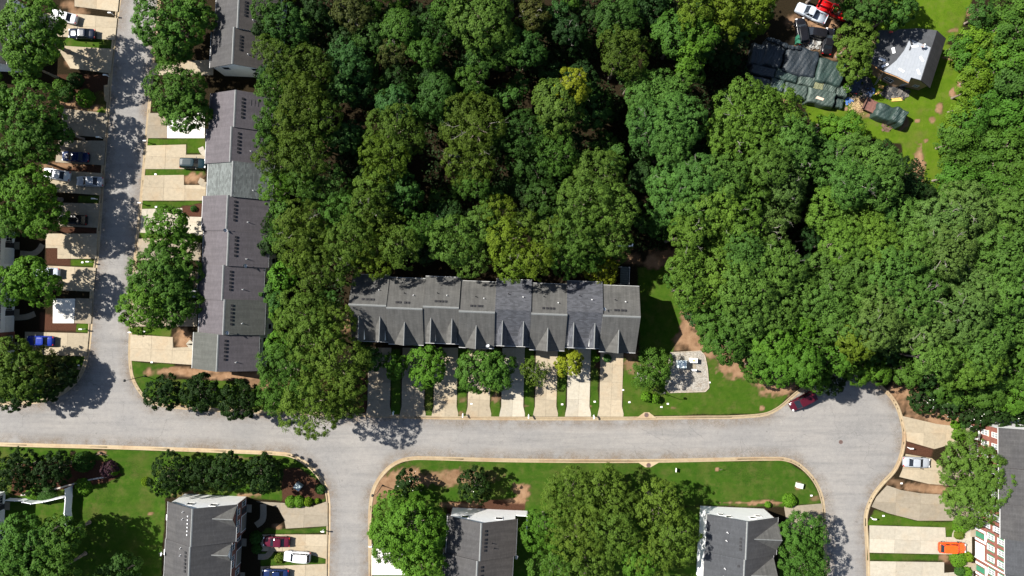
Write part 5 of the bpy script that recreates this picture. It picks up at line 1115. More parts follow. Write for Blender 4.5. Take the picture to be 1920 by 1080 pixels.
def quads_mesh(name, C, N, A, B, tint, mat):
    """leaf rhombs: centre, normal, half-length and half-width arrays"""
    n = len(C); r = np.random.default_rng(n).normal(size=(n, 3)); T = unit(np.cross(N, r)); S = np.cross(N, T)
    bend = N * (A * .22)[:, None]
    V = np.stack([C - T * A[:, None] - bend, C + S * B[:, None], C + T * A[:, None] - bend, C - S * B[:, None]], 1).reshape(-1, 3)
    me = bpy.data.meshes.new(name); me.vertices.add(4 * n); me.vertices.foreach_set("co", V.astype(np.float32).ravel())
    me.loops.add(4 * n); me.loops.foreach_set("vertex_index", np.arange(4 * n, dtype=np.int32)); me.polygons.add(n)
    me.polygons.foreach_set("loop_start", np.arange(0, 4 * n, 4, dtype=np.int32)); me.polygons.foreach_set("loop_total", np.full(n, 4, dtype=np.int32)); me.update()
    at = me.attributes.new("leaf", 'FLOAT', 'POINT'); at.data.foreach_set("value", np.repeat(tint, 4).astype(np.float32)); me.materials.append(mat); return me
def crown_mesh(kind, R, seed):
    k = KIND[kind]; r = np.random.default_rng(seed); K = r.integers(*k["lobes"]); sq = np.array([1, 1, k["sq"]])
    ga = np.arange(K) * 2.39996 + r.random() * 6.28; el = np.clip(r.normal(.25, .4, K), -.35, .95); el[0] = .9
    d = np.stack([np.cos(ga) * np.sqrt(1 - el ** 2), np.sin(ga) * np.sqrt(1 - el ** 2), el], -1)
    LR = r.uniform(*k["lr"], K); LC = d * (1.0 - LR)[:, None] * r.uniform(.82, 1.06, K)[:, None]
    LC[0] *= .6; Cs, Ns, cr = [], [], []
    cm = np.mean(k["cl"]) / R; target = int(2.6 / (cm * cm)) + 12
    lt = r.uniform(-.16, .16, K); Ts = []
    for i in range(K):
        m = max(6, int(target * LR[i] ** 2 / np.sum(LR ** 2) * 1.9)); q = unit(r.normal(size=(m, 3))); p = LC[i] + q * LR[i] * r.uniform(.84, 1.03, (m, 1))
        ok = p[:, 2] > -.42
        for j in range(K):
            if j != i: ok &= np.linalg.norm(p - LC[j], axis=1) > LR[j] * .9
        Cs.append(p[ok]); Ns.append(q[ok]); Ts.append(np.full(ok.sum(), lt[i]))
    C = np.concatenate(Cs); N = np.concatenate(Ns); T = np.concatenate(Ts) + r.normal(0, .10, len(C))
    keep = r.random(len(C)) > k["gap"]; C, N, T = C[keep], N[keep], T[keep]
    C = C * sq * R; CR = r.uniform(*k["cl"], len(C)) * (.8 + .03 * R)
    tot = int(k["dens"] * 3.14 * R * R * .9); per = max(8, tot // max(1, len(C))); n = len(C) * per
    ci = np.repeat(np.arange(len(C)), per); q = unit(r.normal(size=(n, 3))); flip = (np.sum(q * (N[ci] * .7 + np.array([0, 0, .6])), 1) < -.25); q[flip] *= -1
    rad = CR[ci] * r.random(n) ** .4; P = C[ci] + q * rad[:, None] * np.array([1, 1, .7])
    nr = unit(q * k["o"] + N[ci] * .45 + C[ci] / R * .35 + np.array([0, 0, k["u"]]) + r.normal(size=(n, 3)) * k["r"])
    a = k["leaf"] * r.uniform(.38, .68, n); b = a * k["wr"]
    tint = np.clip(.5 + T[ci] + r.normal(0, .17, n), 0, 1)
    # a loose inner fill so that the crown is not hollow
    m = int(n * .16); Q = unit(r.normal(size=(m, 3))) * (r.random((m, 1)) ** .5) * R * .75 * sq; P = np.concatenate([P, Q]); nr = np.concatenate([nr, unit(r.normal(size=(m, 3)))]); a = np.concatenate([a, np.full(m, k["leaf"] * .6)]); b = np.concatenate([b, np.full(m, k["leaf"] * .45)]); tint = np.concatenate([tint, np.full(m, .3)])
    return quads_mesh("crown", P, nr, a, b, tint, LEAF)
def trunk_height(R): return 2.0 + 1.5 * R
def trunk_mesh(seed, R, mat, spread=.5):
    """a tapered trunk of nominal height with limbs rising into the crown"""
    r = random.Random(seed); mb = MB(); t = .045 * R + .05; h = trunk_height(R)
    mb.bar((0, 0, -.1), (0, 0, .5), t * 1.6, 9, t * 1.1); mb.bar((0, 0, .5), (0, 0, h * .55), t * 1.1, 8, t * .85)
    mb.bar((0, 0, h * .55), (.03 * h * r.uniform(-1, 1), .03 * h * r.uniform(-1, 1), h), t * .85, 7, t * .4)
    for k in range(9):
        a = k * 2.4 + r.random(); z = h * r.uniform(.58, .92); d = R * r.uniform(spread * .6, spread * 1.25); e = Vector((math.cos(a) * d, math.sin(a) * d, z + R * r.uniform(.15, .45)))
        mid = e * .5; mid.z = z + (e.z - z) * .35; mb.bar((0, 0, z), mid, t * .5, 5, t * .34); mb.bar(mid, e, t * .34, 5, t * .1)
        f = mid + Vector((r.uniform(-1, 1) * d * .4, r.uniform(-1, 1) * d * .4, R * .12)); mb.bar(mid, f, t * .24, 4, t * .06)
    return mb.mesh("trunk", mat)
def twig_mesh(seed, R, sq):
    """pale branches that reach the surface of the crown here and there"""
    r = random.Random(seed); mb = MB()
    for k in range(4):
        a = r.random() * 6.28; e = r.uniform(.35, 1.2); d = Vector((math.cos(a) * math.cos(e), math.sin(a) * math.cos(e), math.sin(e) * sq)); p = d * R * .45; q = d * R * r.uniform(.84, .95)
        m = (p + q) / 2 + Vector((r.uniform(-1, 1), r.uniform(-1, 1), r.uniform(0, .5))) * R * .06; mb.bar(p, m, .05, 5, .04).bar(m, q, .04, 4, .012)
        for t in range(3):
            f = q + Vector((r.uniform(-1, 1), r.uniform(-1, 1), r.uniform(-.2, .3))).normalized() * R * r.uniform(.08, .16); mb.bar(m.lerp(q, r.random()), f, .022, 4, .008)
    return mb.mesh("bare_branch", TWIG)
TWIG = plain("pale twig", (.17, .155, .135), .85, .2, 6.0)
BUCKETS = (1.4, 2.2, 3.2, 4.4, 5.8, 7.4)
def bucket(R): return min(BUCKETS, key=lambda b: abs(math.log(b / R)))
TREES = []
def tree(u, v, r, kind="broad", col="g", zc=None, label=None, group=None, name="tree", cat="tree", squash=1.0, pale=False, twigs=False, dim=1.0):
    if zc is None: zc = random.uniform(8.5, 11.5)
    R = r * (H - zc) / F; bk = bucket(R); var = random.randrange(3); s = R / bk
    p = W(u, v, zc); root = empty(name, (p.x, p.y, 0), random.random() * 6.28, label, cat, group)
    tm = shared(("trunk", bk, var, pale), lambda: trunk_mesh(int(bk * 10) + var, bk, PALE_BARK if pale else BARK)); t = link("trunk", tm, root); t.scale = (s, s, (zc + R * .12) / trunk_height(bk))
    cm = shared(("crown", kind, bk, var), lambda: crown_mesh(kind, bk, int(bk * 100) + var * 7 + len(kind))); c = link("crown", cm, root, (0, 0, zc)); c.scale = (s, s, s * squash)
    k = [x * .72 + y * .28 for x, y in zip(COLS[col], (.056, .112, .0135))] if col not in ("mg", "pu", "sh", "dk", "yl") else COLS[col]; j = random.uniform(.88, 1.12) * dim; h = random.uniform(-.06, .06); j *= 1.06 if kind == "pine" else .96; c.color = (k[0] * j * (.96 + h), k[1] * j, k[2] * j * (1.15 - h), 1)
    if pale or twigs: 
        tw = shared(("twigs", bk, var), lambda: twig_mesh(int(bk * 50) + var, bk, KIND[kind]["sq"])); o = link("bare_branch", tw, root, (0, 0, zc)); o.scale = (s, s, s * squash); o["kind"] = "stuff"
    TREES.append((u, v, r, root, kind, col)); return root
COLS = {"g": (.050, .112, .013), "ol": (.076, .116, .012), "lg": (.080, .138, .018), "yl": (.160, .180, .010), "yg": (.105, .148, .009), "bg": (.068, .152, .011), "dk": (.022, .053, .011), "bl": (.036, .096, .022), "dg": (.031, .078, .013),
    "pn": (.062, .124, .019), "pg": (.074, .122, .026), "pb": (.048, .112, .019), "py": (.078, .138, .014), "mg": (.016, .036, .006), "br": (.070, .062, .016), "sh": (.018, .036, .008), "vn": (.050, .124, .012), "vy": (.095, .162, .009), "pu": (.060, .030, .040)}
FOREST = [  # u, v, crown radius in pixels, kind, colour, height of crown centre (None: woodland)
 # wood right of the left row
 (503, 20, 26, "fine", "g"), (533, 52, 40, "broad", "dg"), (592, 14, 26, "broad", "dk"), (660, 28, 34, "broad", "br"), (497, 92, 22, "fine", "ol"), (530, 112, 34, "fine", "ol"), (580, 128, 40, "fine", "ol"), (515, 165, 34, "fine", "g"), (568, 185, 42, "fine", "ol"), (505, 222, 26, "fine", "g"), (548, 238, 36, "fine", "ol"), (602, 215, 34, "fine", "ol"),
 (655, 122, 44, "broad", "bl"), (640, 168, 28, "broad", "bl"), (700, 70, 34, "broad", "dg"), (752, 60, 40, "broad", "g"), (812, 66, 38, "fine", "dg"), (735, 98, 26, "fine", "br"), (795, 100, 28, "broad", "g"), (905, 40, 58, "broad", "lg"), (840, 10, 30, "broad", "g"), (950, 90, 45, "broad", "g"), (884, 148, 26, "fine", "g"), (902, 116, 26, "broad", "dg"), (745, 195, 36, "broad", "bl"), (822, 180, 40, "broad", "dg"), (815, 150, 26, "broad", "dk"),
 (738, 250, 54, "fine", "ol"), (720, 300, 46, "fine", "yg"), (700, 350, 36, "fine", "ol"), (890, 235, 58, "fine", "ol"), (882, 300, 48, "fine", "ol"), (888, 348, 26, "fine", "g"), (645, 262, 28, "broad", "bl"), (606, 265, 24, "fine", "g"), (572, 290, 42, "fine", "ol"), (510, 300, 32, "fine", "ol"), (500, 268, 22, "fine", "g"), (520, 352, 34, "fine", "bg"), (612, 352, 40, "fine", "dg"), (570, 340, 30, "fine", "g"),
 (758, 362, 34, "broad", "dg"), (690, 392, 34, "fine", "ol"), (645, 405, 40, "fine", "g"), (565, 420, 42, "fine", "ol"), (531, 405, 26, "broad", "g"), (548, 455, 36, "fine", "ol"), (600, 455, 38, "fine", "ol"), (660, 450, 42, "fine", "ol"), (720, 420, 36, "fine", "ol"), (700, 478, 40, "fine", "yg"), (640, 500, 36, "fine", "ol"), (752, 465, 38, "fine", "ol"), (790, 430, 30, "fine", "g"), (595, 520, 34, "fine", "ol"), (565, 490, 30, "fine", "ol"), (521, 452, 14, "fine", "g"),
 (850, 450, 44, "fine", "lg"), (885, 478, 40, "fine", "lg"), (905, 420, 36, "fine", "lg"), (935, 400, 32, "fine", "yg"), (950, 450, 38, "fine", "yg"), (965, 495, 34, "fine", "yg"), (1005, 490, 32, "fine", "yg"), (985, 425, 30, "fine", "ol"), (925, 372, 24, "fine", "dg"), (1000, 305, 44, "fine", "dg"), (1045, 290, 36, "fine", "g"), (1020, 370, 34, "fine", "dg"), (1118, 335, 54, "fine", "lg"), (1095, 385, 50, "fine", "lg"), (1150, 390, 42, "fine", "lg"), (1140, 440, 40, "fine", "lg"), (1080, 440, 40, "fine", "lg"), (1060, 480, 38, "fine", "g"), (1030, 440, 32, "fine", "ol"), (1105, 480, 30, "fine", "g"), (1128, 508, 28, "fine", "yl", 7.5), (1155, 470, 22, "fine", "ol", 7),
 # upper middle
 (1074, 162, 33, "broad", "yl", 14.5), (1045, 200, 50, "broad", "lg"), (1105, 200, 42, "broad", "dg"), (1095, 150, 30, "broad", "dk"), (1042, 28, 24, "fine", "bl"), (1000, 25, 30, "broad", "br"), (985, 90, 36, "broad", "dg"), (1065, 60, 30, "broad", "dk"), (1160, 38, 42, "broad", "dg"), (1215, 22, 34, "broad", "dk"), (1165, 100, 46, "fine", "ol"), (1190, 140, 28, "fine", "g"), (1270, 65, 42, "broad", "g"), (1316, 66, 32, "broad", "bg"), (1290, 110, 26, "broad", "bg"), (1300, 16, 36, "fine", "yg"), (1355, 16, 34, "broad", "yg"), (1405, 28, 40, "broad", "yg", 6.5), (1360, 52, 26, "broad", "yg"), (1430, 8, 26, "broad", "yg", 6), (1290, 140, 26, "broad", "g"),
 (980, 250, 40, "fine", "dg"), (1030, 240, 30, "broad", "g"), (1240, 190, 58, "pine", "pb"), (1275, 225, 46, "pine", "pb"), (1222, 240, 46, "pine", "pb"), (1260, 275, 40, "pine", "pb"), (1200, 180, 28, "pine", "pb"), (1405, 215, 62, "pine", "py"), (1455, 215, 50, "pine", "py"), (1370, 250, 46, "pine", "py"), (1425, 262, 54, "pine", "py"), (1480, 262, 44, "pine", "pn"), (1500, 300, 36, "pine", "pn"), (1440, 310, 40, "pine", "pn"),
 # the pine grove on the right
 (1268, 340, 48, "pine", "pb"), (1255, 385, 36, "pine", "pb"), (1310, 340, 46, "pine", "pb"), (1355, 330, 44, "pine", "pn"), (1300, 400, 44, "pine", "pn"), (1350, 395, 48, "pine", "py"), (1395, 370, 42, "pine", "py"), (1290, 440, 36, "pine", "py"), (1340, 450, 44, "pine", "py"), (1395, 435, 38, "pine", "py"), (1450, 390, 46, "fine", "pg"), (1470, 350, 38, "pine", "pg"), (1435, 430, 36, "fine", "pg"), (1290, 500, 36, "pine", "py"), (1340, 515, 50, "pine", "py"), (1400, 480, 40, "pine", "pb"), (1395, 540, 48, "pine", "pn"), (1300, 545, 36, "pine", "py"),
 (1455, 500, 48, "pine", "pn"), (1480, 545, 44, "pine", "pn"), (1565, 315, 46, "pine", "pb"), (1606, 290, 42, "pine", "pn"), (1645, 308, 36, "pine", "pn"), (1668, 308, 26, "pine", "pn"), (1595, 345, 42, "pine", "pb"), (1652, 350, 38, "pine", "pn"), (1560, 400, 46, "pine", "py"), (1610, 405, 44, "pine", "py"), (1650, 395, 34, "pine", "pb"), (1700, 415, 44, "pine", "pn"), (1710, 460, 44, "pine", "pn"), (1640, 450, 42, "pine", "py"), (1580, 455, 40, "pine", "py"), (1560, 510, 46, "pine", "pn"), (1615, 505, 48, "pine", "pn"), (1675, 510, 46, "pine", "pb"), (1725, 500, 40, "pine", "pn"),
 (1760, 420, 46, "pine", "pg"), (1810, 390, 48, "pine", "pg"), (1860, 420, 50, "pine", "pg"), (1905, 400, 44, "pine", "pn"), (1775, 470, 48, "pine", "pg"), (1830, 470, 50, "pine", "pg"), (1885, 475, 48, "pine", "pn"), (1770, 530, 50, "pine", "pn"), (1825, 535, 52, "pine", "pg"), (1885, 540, 50, "pine", "pn"), (1920, 510, 40, "pine", "pn"), (1720, 560, 48, "pine", "pn"), (1660, 570, 48, "pine", "pg"), (1605, 565, 48, "pine", "pn"), (1545, 570, 42, "pine", "pn"), (1800, 590, 50, "pine", "pg"), (1860, 600, 50, "pine", "pn"), (1910, 600, 40, "pine", "pn"), (1740, 610, 44, "pine", "pg"), (1690, 620, 46, "pine", "pg"), (1640, 615, 40, "pine", "pg"), (1790, 650, 50, "pine", "pn"), (1840, 650, 42, "pine", "pn"), (1755, 675, 34, "pine", "pn"), (1800, 695, 36, "pine", "py"), (1845, 690, 34, "pine", "py"),
 # leafy edge above the cul-de-sac
 (1300, 570, 26, "broad", "g", 6), (1345, 600, 42, "broad", "g"), (1400, 595, 44, "pine", "pn"), (1450, 590, 40, "pine", "pn"), (1360, 640, 40, "broad", "g"), (1410, 650, 44, "broad", "g"), (1450, 640, 40, "broad", "bg"), (1490, 625, 44, "broad", "bg"), (1460, 685, 42, "broad", "bg"), (1505, 680, 40, "broad", "bg"), (1520, 640, 34, "broad", "g"), (1522, 710, 28, "broad", "bg", 7), (1565, 670, 34, "broad", "bg"), (1600, 640, 34, "broad", "yg"), (1605, 690, 30, "broad", "bg", 6.5), (1640, 690, 30, "broad", "bg", 6), (1560, 715, 24, "broad", "sh", 5), (1585, 610, 34, "pine", "pn"), (1700, 695, 30, "broad", "g", 6), (1420, 690, 26, "broad", "g", 6),
 (1890, 690, 42, "broad", "g", 8), (1915, 735, 40, "broad", "bg", 7), (1860, 735, 34, "broad", "g", 6), (1905, 650, 40, "broad", "g", 8), (1765, 730, 22, "broad", "g", 5), (1800, 740, 24, "broad", "g", 5), (1275, 520, 24, "broad", "g", 5), (1240, 420, 24, "broad", "dg", 6), (1210, 330, 26, "broad", "dk", 7),
]
LAND = [((455, 130), "the white gable"), ((1072, 160), "the yellow tree"), ((690, 600), "the first central townhouse"), ((826, 590), "the third central townhouse"), ((962, 590), "the fifth central townhouse"), ((1097, 590), "the seventh central townhouse"), ((1165, 610), "the last central townhouse"), ((1700, 105), "the ranch house"), ((1655, 210), "the trailer"), ((1500, 130), "the draped stacks"), ((1522, 25), "the silver pickup"), ((1290, 697), "the gravel pad"), ((1506, 752), "the minivan"), ((1577, 829), "the manhole"), ((440, 205), "the mauve roof"), ((435, 335), "the pale roof"), ((427, 465), "the fifth left-row townhouse"), ((407, 661), "the bottom left-row townhouse"), ((1722, 320), "the clay path"), ((1188, 463), "the utility pole"), ((905, 40), "the pale crown"), ((1840, 800), "the brick row")]
KN = {"fine": "fine-leaved", "broad": "broadleaf", "pine": "pine", "vine": "vine-covered"}
CN_ = {"g": "green", "ol": "olive", "lg": "light green", "yl": "yellow", "yg": "yellow-green", "bg": "bright green", "dk": "dark", "bl": "bluish green", "dg": "deep green", "pn": "dull green", "pg": "grey-green", "pb": "blue-green", "py": "mid green", "br": "brownish", "sh": "shaded"}
_used = set()
def auto_label(u, v, r, kind, col, where, base=None):
    size = "small" if r < 29 else ("big" if r > 46 else "mid-sized"); near = sorted(LAND, key=lambda q: (q[0][0] - u) ** 2 + (q[0][1] - v) ** 2)
    def rel(L, adv):
        (lu, lv), nm = L; dx, dy = u - lu, v - lv; m = math.hypot(dx, dy) / PXM; a = math.degrees(math.atan2(-dy, dx)) % 360
        dr = ["right of", "above-right of", "above", "above-left of", "left of", "below-left of", "below", "below-right of"][int((a + 22.5) // 45) % 8]
        return (("just " if m < 9 else ("well " if m > 22 else "")) if adv else "") + dr + " " + nm
    base = base or "%s %s %s " % (size, CN_[col], "pine" if kind == "pine" else KN[kind] + " tree"); near = [q for q in near if math.hypot(q[0][0] - u, q[0][1] - v) > 10]
    for i in range(4):
        for j in range(i + 1, 8):
            s = base + rel(near[i], True) + ", " + rel(near[j], False)
            if len(s.split()) <= 16 and s not in _used: _used.add(s); return s
    return base + rel(near[0], True)
for t in FOREST:
    u, v, r, kind, col = t[:5]; zc = t[5] if len(t) > 5 else None
    if zc is None: zc = {"pine": random.uniform(10.5, 16), "dk": 9}.get(kind if kind == "pine" else col, random.uniform(10, 13.5) + (1.5 if col in ("lg", "yl", "yg", "ol") else 0) - (2 if col in ("dk", "dg", "bl") else 0))
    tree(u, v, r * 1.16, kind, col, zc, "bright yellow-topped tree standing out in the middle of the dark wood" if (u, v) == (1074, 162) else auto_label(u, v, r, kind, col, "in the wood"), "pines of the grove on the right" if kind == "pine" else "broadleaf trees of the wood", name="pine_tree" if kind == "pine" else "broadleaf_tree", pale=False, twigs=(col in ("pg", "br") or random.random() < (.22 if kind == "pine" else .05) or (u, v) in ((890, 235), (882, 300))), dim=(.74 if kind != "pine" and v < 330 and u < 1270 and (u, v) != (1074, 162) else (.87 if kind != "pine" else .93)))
# vine-smothered thicket along the top right edge
for i, (u, v, r, c) in enumerate([(1842, 25, 26, "dg"), (1860, 60, 34, "vn"), (1830, 78, 30, "vy"), (1870, 95, 32, "vy"), (1905, 60, 34, "g"), (1900, 110, 34, "vn"), (1800, 82, 20, "vn"), (1795, 96, 18, "vn"), (1825, 108, 30, "vn"), (1865, 135, 34, "vn"), (1905, 155, 34, "dg"), (1830, 145, 28, "vy"), (1818, 170, 26, "vy"), (1850, 180, 34, "vn"), (1895, 195, 36, "vn"), (1810, 198, 22, "vy"), (1825, 215, 30, "vn"), (1865, 225, 34, "g"), (1905, 240, 34, "vn"), (1794, 230, 20, "vy"), (1782, 245, 20, "g"), (1805, 250, 30, "g"), (1845, 265, 34, "g"), (1885, 275, 34, "g"), (1780, 270, 22, "g"), (1792, 300, 28, "g"), (1815, 300, 32, "g"), (1860, 310, 34, "g"), (1905, 310, 34, "g"), (1776, 332, 22, "vn"), (1800, 340, 30, "vn"), (1845, 350, 30, "g"), (1890, 355, 34, "g"), (1760, 364, 20, "vn"), (1770, 370, 24, "vn"), (1890, 20, 30, "g"), (1915, 25, 30, "g"), (1620, 240, 0, "g")]):
    if r: tree(u, v, r * 1.12, "vine", c, random.uniform(2.6, 4.8) + (2 if u > 1880 else 0), auto_label(u, v, r, "vine", {"vn": "g", "vy": "yg"}.get(c, c), "").replace("vine-covered tree", "vine-smothered bush"), "vine-smothered bushes along the top right edge", name="thicket_bush", cat="bush", pale=False)
# trees with a place of their own
for a in [
 (1603, 82, 42, "broad", "ol", 6.5, "spreading olive tree between the ranch house and the draped stacks"), (1602, 128, 30, "broad", "ol", 5.5, "lower limb-heavy olive tree touching the draped stacks"), (1632, 18, 40, "broad", "dg", 8, "large dark tree at the top edge above the ranch house"), (1680, 20, 36, "broad", "dg", 8, "dark tree at the top edge whose shadow falls on the yard grass"), (1588, 10, 22, "broad", "g", 5, "small green tree overhanging the red pickup"),
 (1548, 240, 26, "broad", "bg", 4.5, "bright green shrubby tree at the left end of the yard grass"), (1582, 245, 34, "broad", "bg", 5, "bright green round tree on the yard grass below the draped stacks"), (1588, 165, 9, "thin", "bg", 2.5, "thin bright green sapling beside the small peaked stack"),
 (62, 62, 70, "broad", "g", 9, "very large green tree in the top left corner over the parked cars"), (48, 118, 36, "broad", "g", 8, "green tree below the large top left one"), (52, 208, 60, "broad", "g", 9, "large green tree on the left beside the long planted bed"), (72, 262, 46, "broad", "g", 8, "green tree left of the dark blue car"), (30, 290, 40, "broad", "g", 8, "green tree at the left edge above the white cars"), (52, 362, 58, "broad", "bg", 8.5, "large bright tree left of the silver-white car"), (82, 408, 44, "broad", "bg", 7.5, "bright green tree left of the black car"), (20, 415, 40, "broad", "g", 8, "green tree at the left edge above the white fronted house"), (62, 528, 48, "broad", "bg", 7, "round bright green tree over the pale car on the left"), (12, 535, 40, "broad", "bg", 7, "bright green tree cut by the left edge"),
 (112, 245, 26, "broad", "g", 6.5, "small green tree over the shaded driveway on the left"), (320, 40, 62, "broad", "g", 7.5, "large green street tree at the top of the left road's right side"), (322, 88, 42, "broad", "g", 6.5, "lower part green street tree below the large one at the top"), (372, 28, 38, "broad", "g", 6.5, "green tree between the street tree and the grey roof at the top"), (332, 172, 54, "broad", "g", 7, "green street tree just above the white driveway panel"), (350, 208, 46, "broad", "g", 6.5, "green street tree overhanging the white driveway panel"), (318, 438, 50, "broad", "bg", 6, "bright green street tree standing over the pale driveway"), (298, 515, 56, "broad", "g", 7, "upper of two big green street trees by the left row"), (338, 505, 42, "broad", "g", 6, "green street tree close to the sixth left-row townhouse"), (286, 575, 58, "broad", "bg", 7, "lower of two big green street trees by the left row"), (340, 575, 40, "broad", "g", 6.5, "dark green street tree nudging the seventh left-row roof"), (304, 545, 54, "broad", "g", 6.5, "street tree between the upper and lower big ones"),
 (30, 690, 60, "broad", "ol", 6, "olive tree in the shaded corner left of the junction"), (82, 688, 38, "fine", "br", 5, "brown-tinged tree in the shaded corner bed"), (30, 738, 36, "magnolia", "mg", 5, "dark magnolia at the kerb in the shaded left corner"), (85, 725, 34, "magnolia", "mg", 4.5, "dark magnolia near the curved kerb of the shaded corner"), (125, 695, 26, "broad", "sh", 3.5, "low dark shrub tree beside the curved kerb of the corner bed"),
 (308, 735, 38, "magnolia", "mg", 4.5, "leftmost dark magnolia in the trio above the lower road"), (378, 738, 42, "magnolia", "mg", 5, "middle dark magnolia in the trio above the lower road"), (450, 750, 42, "magnolia", "mg", 5.5, "rightmost dark magnolia in the trio, beside the huge willow oak"),
 (322, 890, 50, "magnolia", "mg", 4.6, "leftmost of four dark magnolias above the white gable at bottom left"), (378, 890, 40, "magnolia", "mg", 4.2, "second of four dark magnolias above the white gable at bottom left"), (430, 884, 46, "magnolia", "mg", 4.6, "third of four dark magnolias, tallest against the road"), (494, 888, 46, "magnolia", "mg", 4.6, "rightmost of four dark magnolias near the rounded corner"), (28, 882, 50, "magnolia", "mg", 5.5, "dark magnolia at the left edge of the lower lawn"), (102, 880, 42, "magnolia", "mg", 4.5, "dark magnolia beside the conical bush on the lower lawn"), (60, 900, 34, "magnolia", "mg", 4.5, "dark magnolia between the two at the left edge of the lower lawn"),
 (892, 908, 34, "magnolia", "mg", 4, "dark flowering magnolia alone on the lower lawn"), (768, 905, 26, "magnolia", "mg", 3.5, "dark magnolia tucked above the big round tree"),
 (572, 592, 56, "fine", "ol", 11, "top part willow oak right of the bottom left-row houses"), (540, 690, 62, "fine", "g", 11, "left willow oak of the huge olive group at the junction"), (628, 690, 66, "fine", "ol", 11.5, "right willow oak of the huge olive group beside the central row"), (585, 755, 66, "fine", "ol", 10.5, "lowest willow oak of the huge group, spilling over the road"), (590, 645, 50, "fine", "ol", 12, "willow oak in the middle of the huge olive group"), (645, 750, 40, "fine", "ol", 9, "willow oak bough over the shaded first driveways"), (625, 600, 42, "fine", "ol", 10, "willow oak next to the first central townhouse"), (512, 745, 34, "fine", "g", 9, "willow oak beside the rightmost magnolia of the trio"),
 (529, 520, 27, "broad", "bg", 6, "bright green tree right of the fifth left-row townhouse"), (531, 585, 25, "broad", "bg", 6, "bright green tree right of the sixth left-row townhouse"), (520, 648, 24, "broad", "bg", 5.5, "bright green tree right of the bottom left-row townhouse"),
 (690, 672, 30, "broad", "dg", 4.5, "deep green tree in front of the first central townhouse"), (742, 685, 25, "broad", "bg", 4.5, "small round bright tree in front of the second central townhouse"), (800, 686, 42, "broad", "bg", 4.8, "round bright green tree in front of the third central townhouse"), (898, 695, 44, "broad", "g", 5, "large round green tree in front of the fourth central townhouse"), (930, 692, 38, "broad", "g", 4.8, "green tree joined to the large one before the fifth central townhouse"), (1005, 698, 30, "thin", "ol", 4.2, "half-bare olive tree in front of the sixth central townhouse"), (1068, 681, 28, "broad", "yl", 4.2, "yellow-green round tree in front of the seventh central townhouse"), (1226, 688, 36, "fine", "g", 4.5, "green tree on the lawn left of the gravel pad"), (1205, 705, 26, "thin", "g", 4, "sparse tree part on the lawn beside the last driveway"),
 (765, 985, 70, "broad", "bg", 7.5, "big round clumpy green tree at the bottom by the white driveway"), (790, 1050, 52, "broad", "bg", 7, "big clumpy green tree at the bottom edge beside the grey roof"), (735, 1010, 44, "broad", "bg", 7, "clumpy green tree overhanging the white driveway"),
 (1068, 925, 58, "fine", "ol", 8, "olive tree reaching up to the lower road kerb"), (1128, 925, 52, "fine", "ol", 8, "olive tree below the storm drain apron"), (1022, 990, 46, "fine", "bg", 7.5, "bright green tree at the left of the bottom group"), (1080, 1000, 58, "fine", "ol", 8.5, "olive tree in the middle of the bottom group"), (1150, 1000, 54, "fine", "ol", 8.5, "olive tree below the middle of the bottom group"), (1235, 950, 50, "fine", "ol", 8, "olive tree at the upper right of the bottom group"), (1262, 1010, 52, "fine", "ol", 7.5, "olive tree touching the bright white gable's roof"), (1215, 1050, 46, "fine", "ol", 8, "olive tree at the bottom edge of the group near the grey roof"), (1040, 1060, 50, "fine", "g", 8, "green tree at the bottom edge left in the group"), (1105, 1070, 50, "fine", "ol", 8.5, "olive tree at the bottom edge in the group's middle"), (1198, 1055, 34, "broad", "bg", 8.5, "bright green broadleaf tree among the olive ones at the bottom"), (1160, 950, 40, "fine", "ol", 8, "olive tree between the upper two of the bottom group"),
 (1505, 1000, 44, "fine", "g", 6, "green tree beside the cul-de-sac road at the bottom"), (1505, 1055, 48, "fine", "g", 6.5, "green tree at the bottom edge beside the cul-de-sac road"), (1818, 872, 62, "fine", "lg", 5.5, "upper leafy tree in front of the brick row"), (1822, 938, 54, "fine", "lg", 5, "lower leafy tree in front of the brick row"), (1855, 905, 46, "fine", "lg", 6.5, "leafy tree bough over the brick row's roof edge"),
 (50, 1020, 62, "broad", "g", 8.5, "big green tree in the bottom left corner"), (112, 1010, 48, "broad", "g", 8, "big green tree right of the bottom left corner one"), (20, 1070, 50, "broad", "g", 8, "green tree at the very bottom left"), (100, 1075, 50, "broad", "g", 8.5, "green tree at the bottom edge near the left corner"), (225, 1078, 40, "broad", "dg", 4, "deep green tree low at the bottom edge left of the brick house"),
 (1822, 775, 30, "magnolia", "mg", 3.5, "dark flowering evergreen above the brick row's white end"), (1862, 772, 32, "magnolia", "mg", 3.8, "dark evergreen in the hedge line above the brick row"), (1905, 775, 32, "magnolia", "mg", 3.8, "dark evergreen at the right edge above the brick row"), (1730, 748, 28, "magnolia", "mg", 3, "dark flowering shrub tree on clay by the cul-de-sac"), (1775, 760, 26, "magnolia", "mg", 3.2, "dark flowering evergreen between clay bank and brick row"),
 (310, 912, 20, "broad", "bg", 3, "bright green bush tree at the left foot of the four magnolias"),
]:
    u, v, r, kind, col, zc, lab = a
    tr_ = tree(u, v, r * ((.86 if v > 850 else .96) if kind == "magnolia" and u < 700 else 1.06), kind, col, zc, lab, {"magnolia": "dark magnolias"}.get(kind), name={"magnolia": "magnolia_tree"}.get(kind, "broadleaf_tree"), pale=kind == "thin")
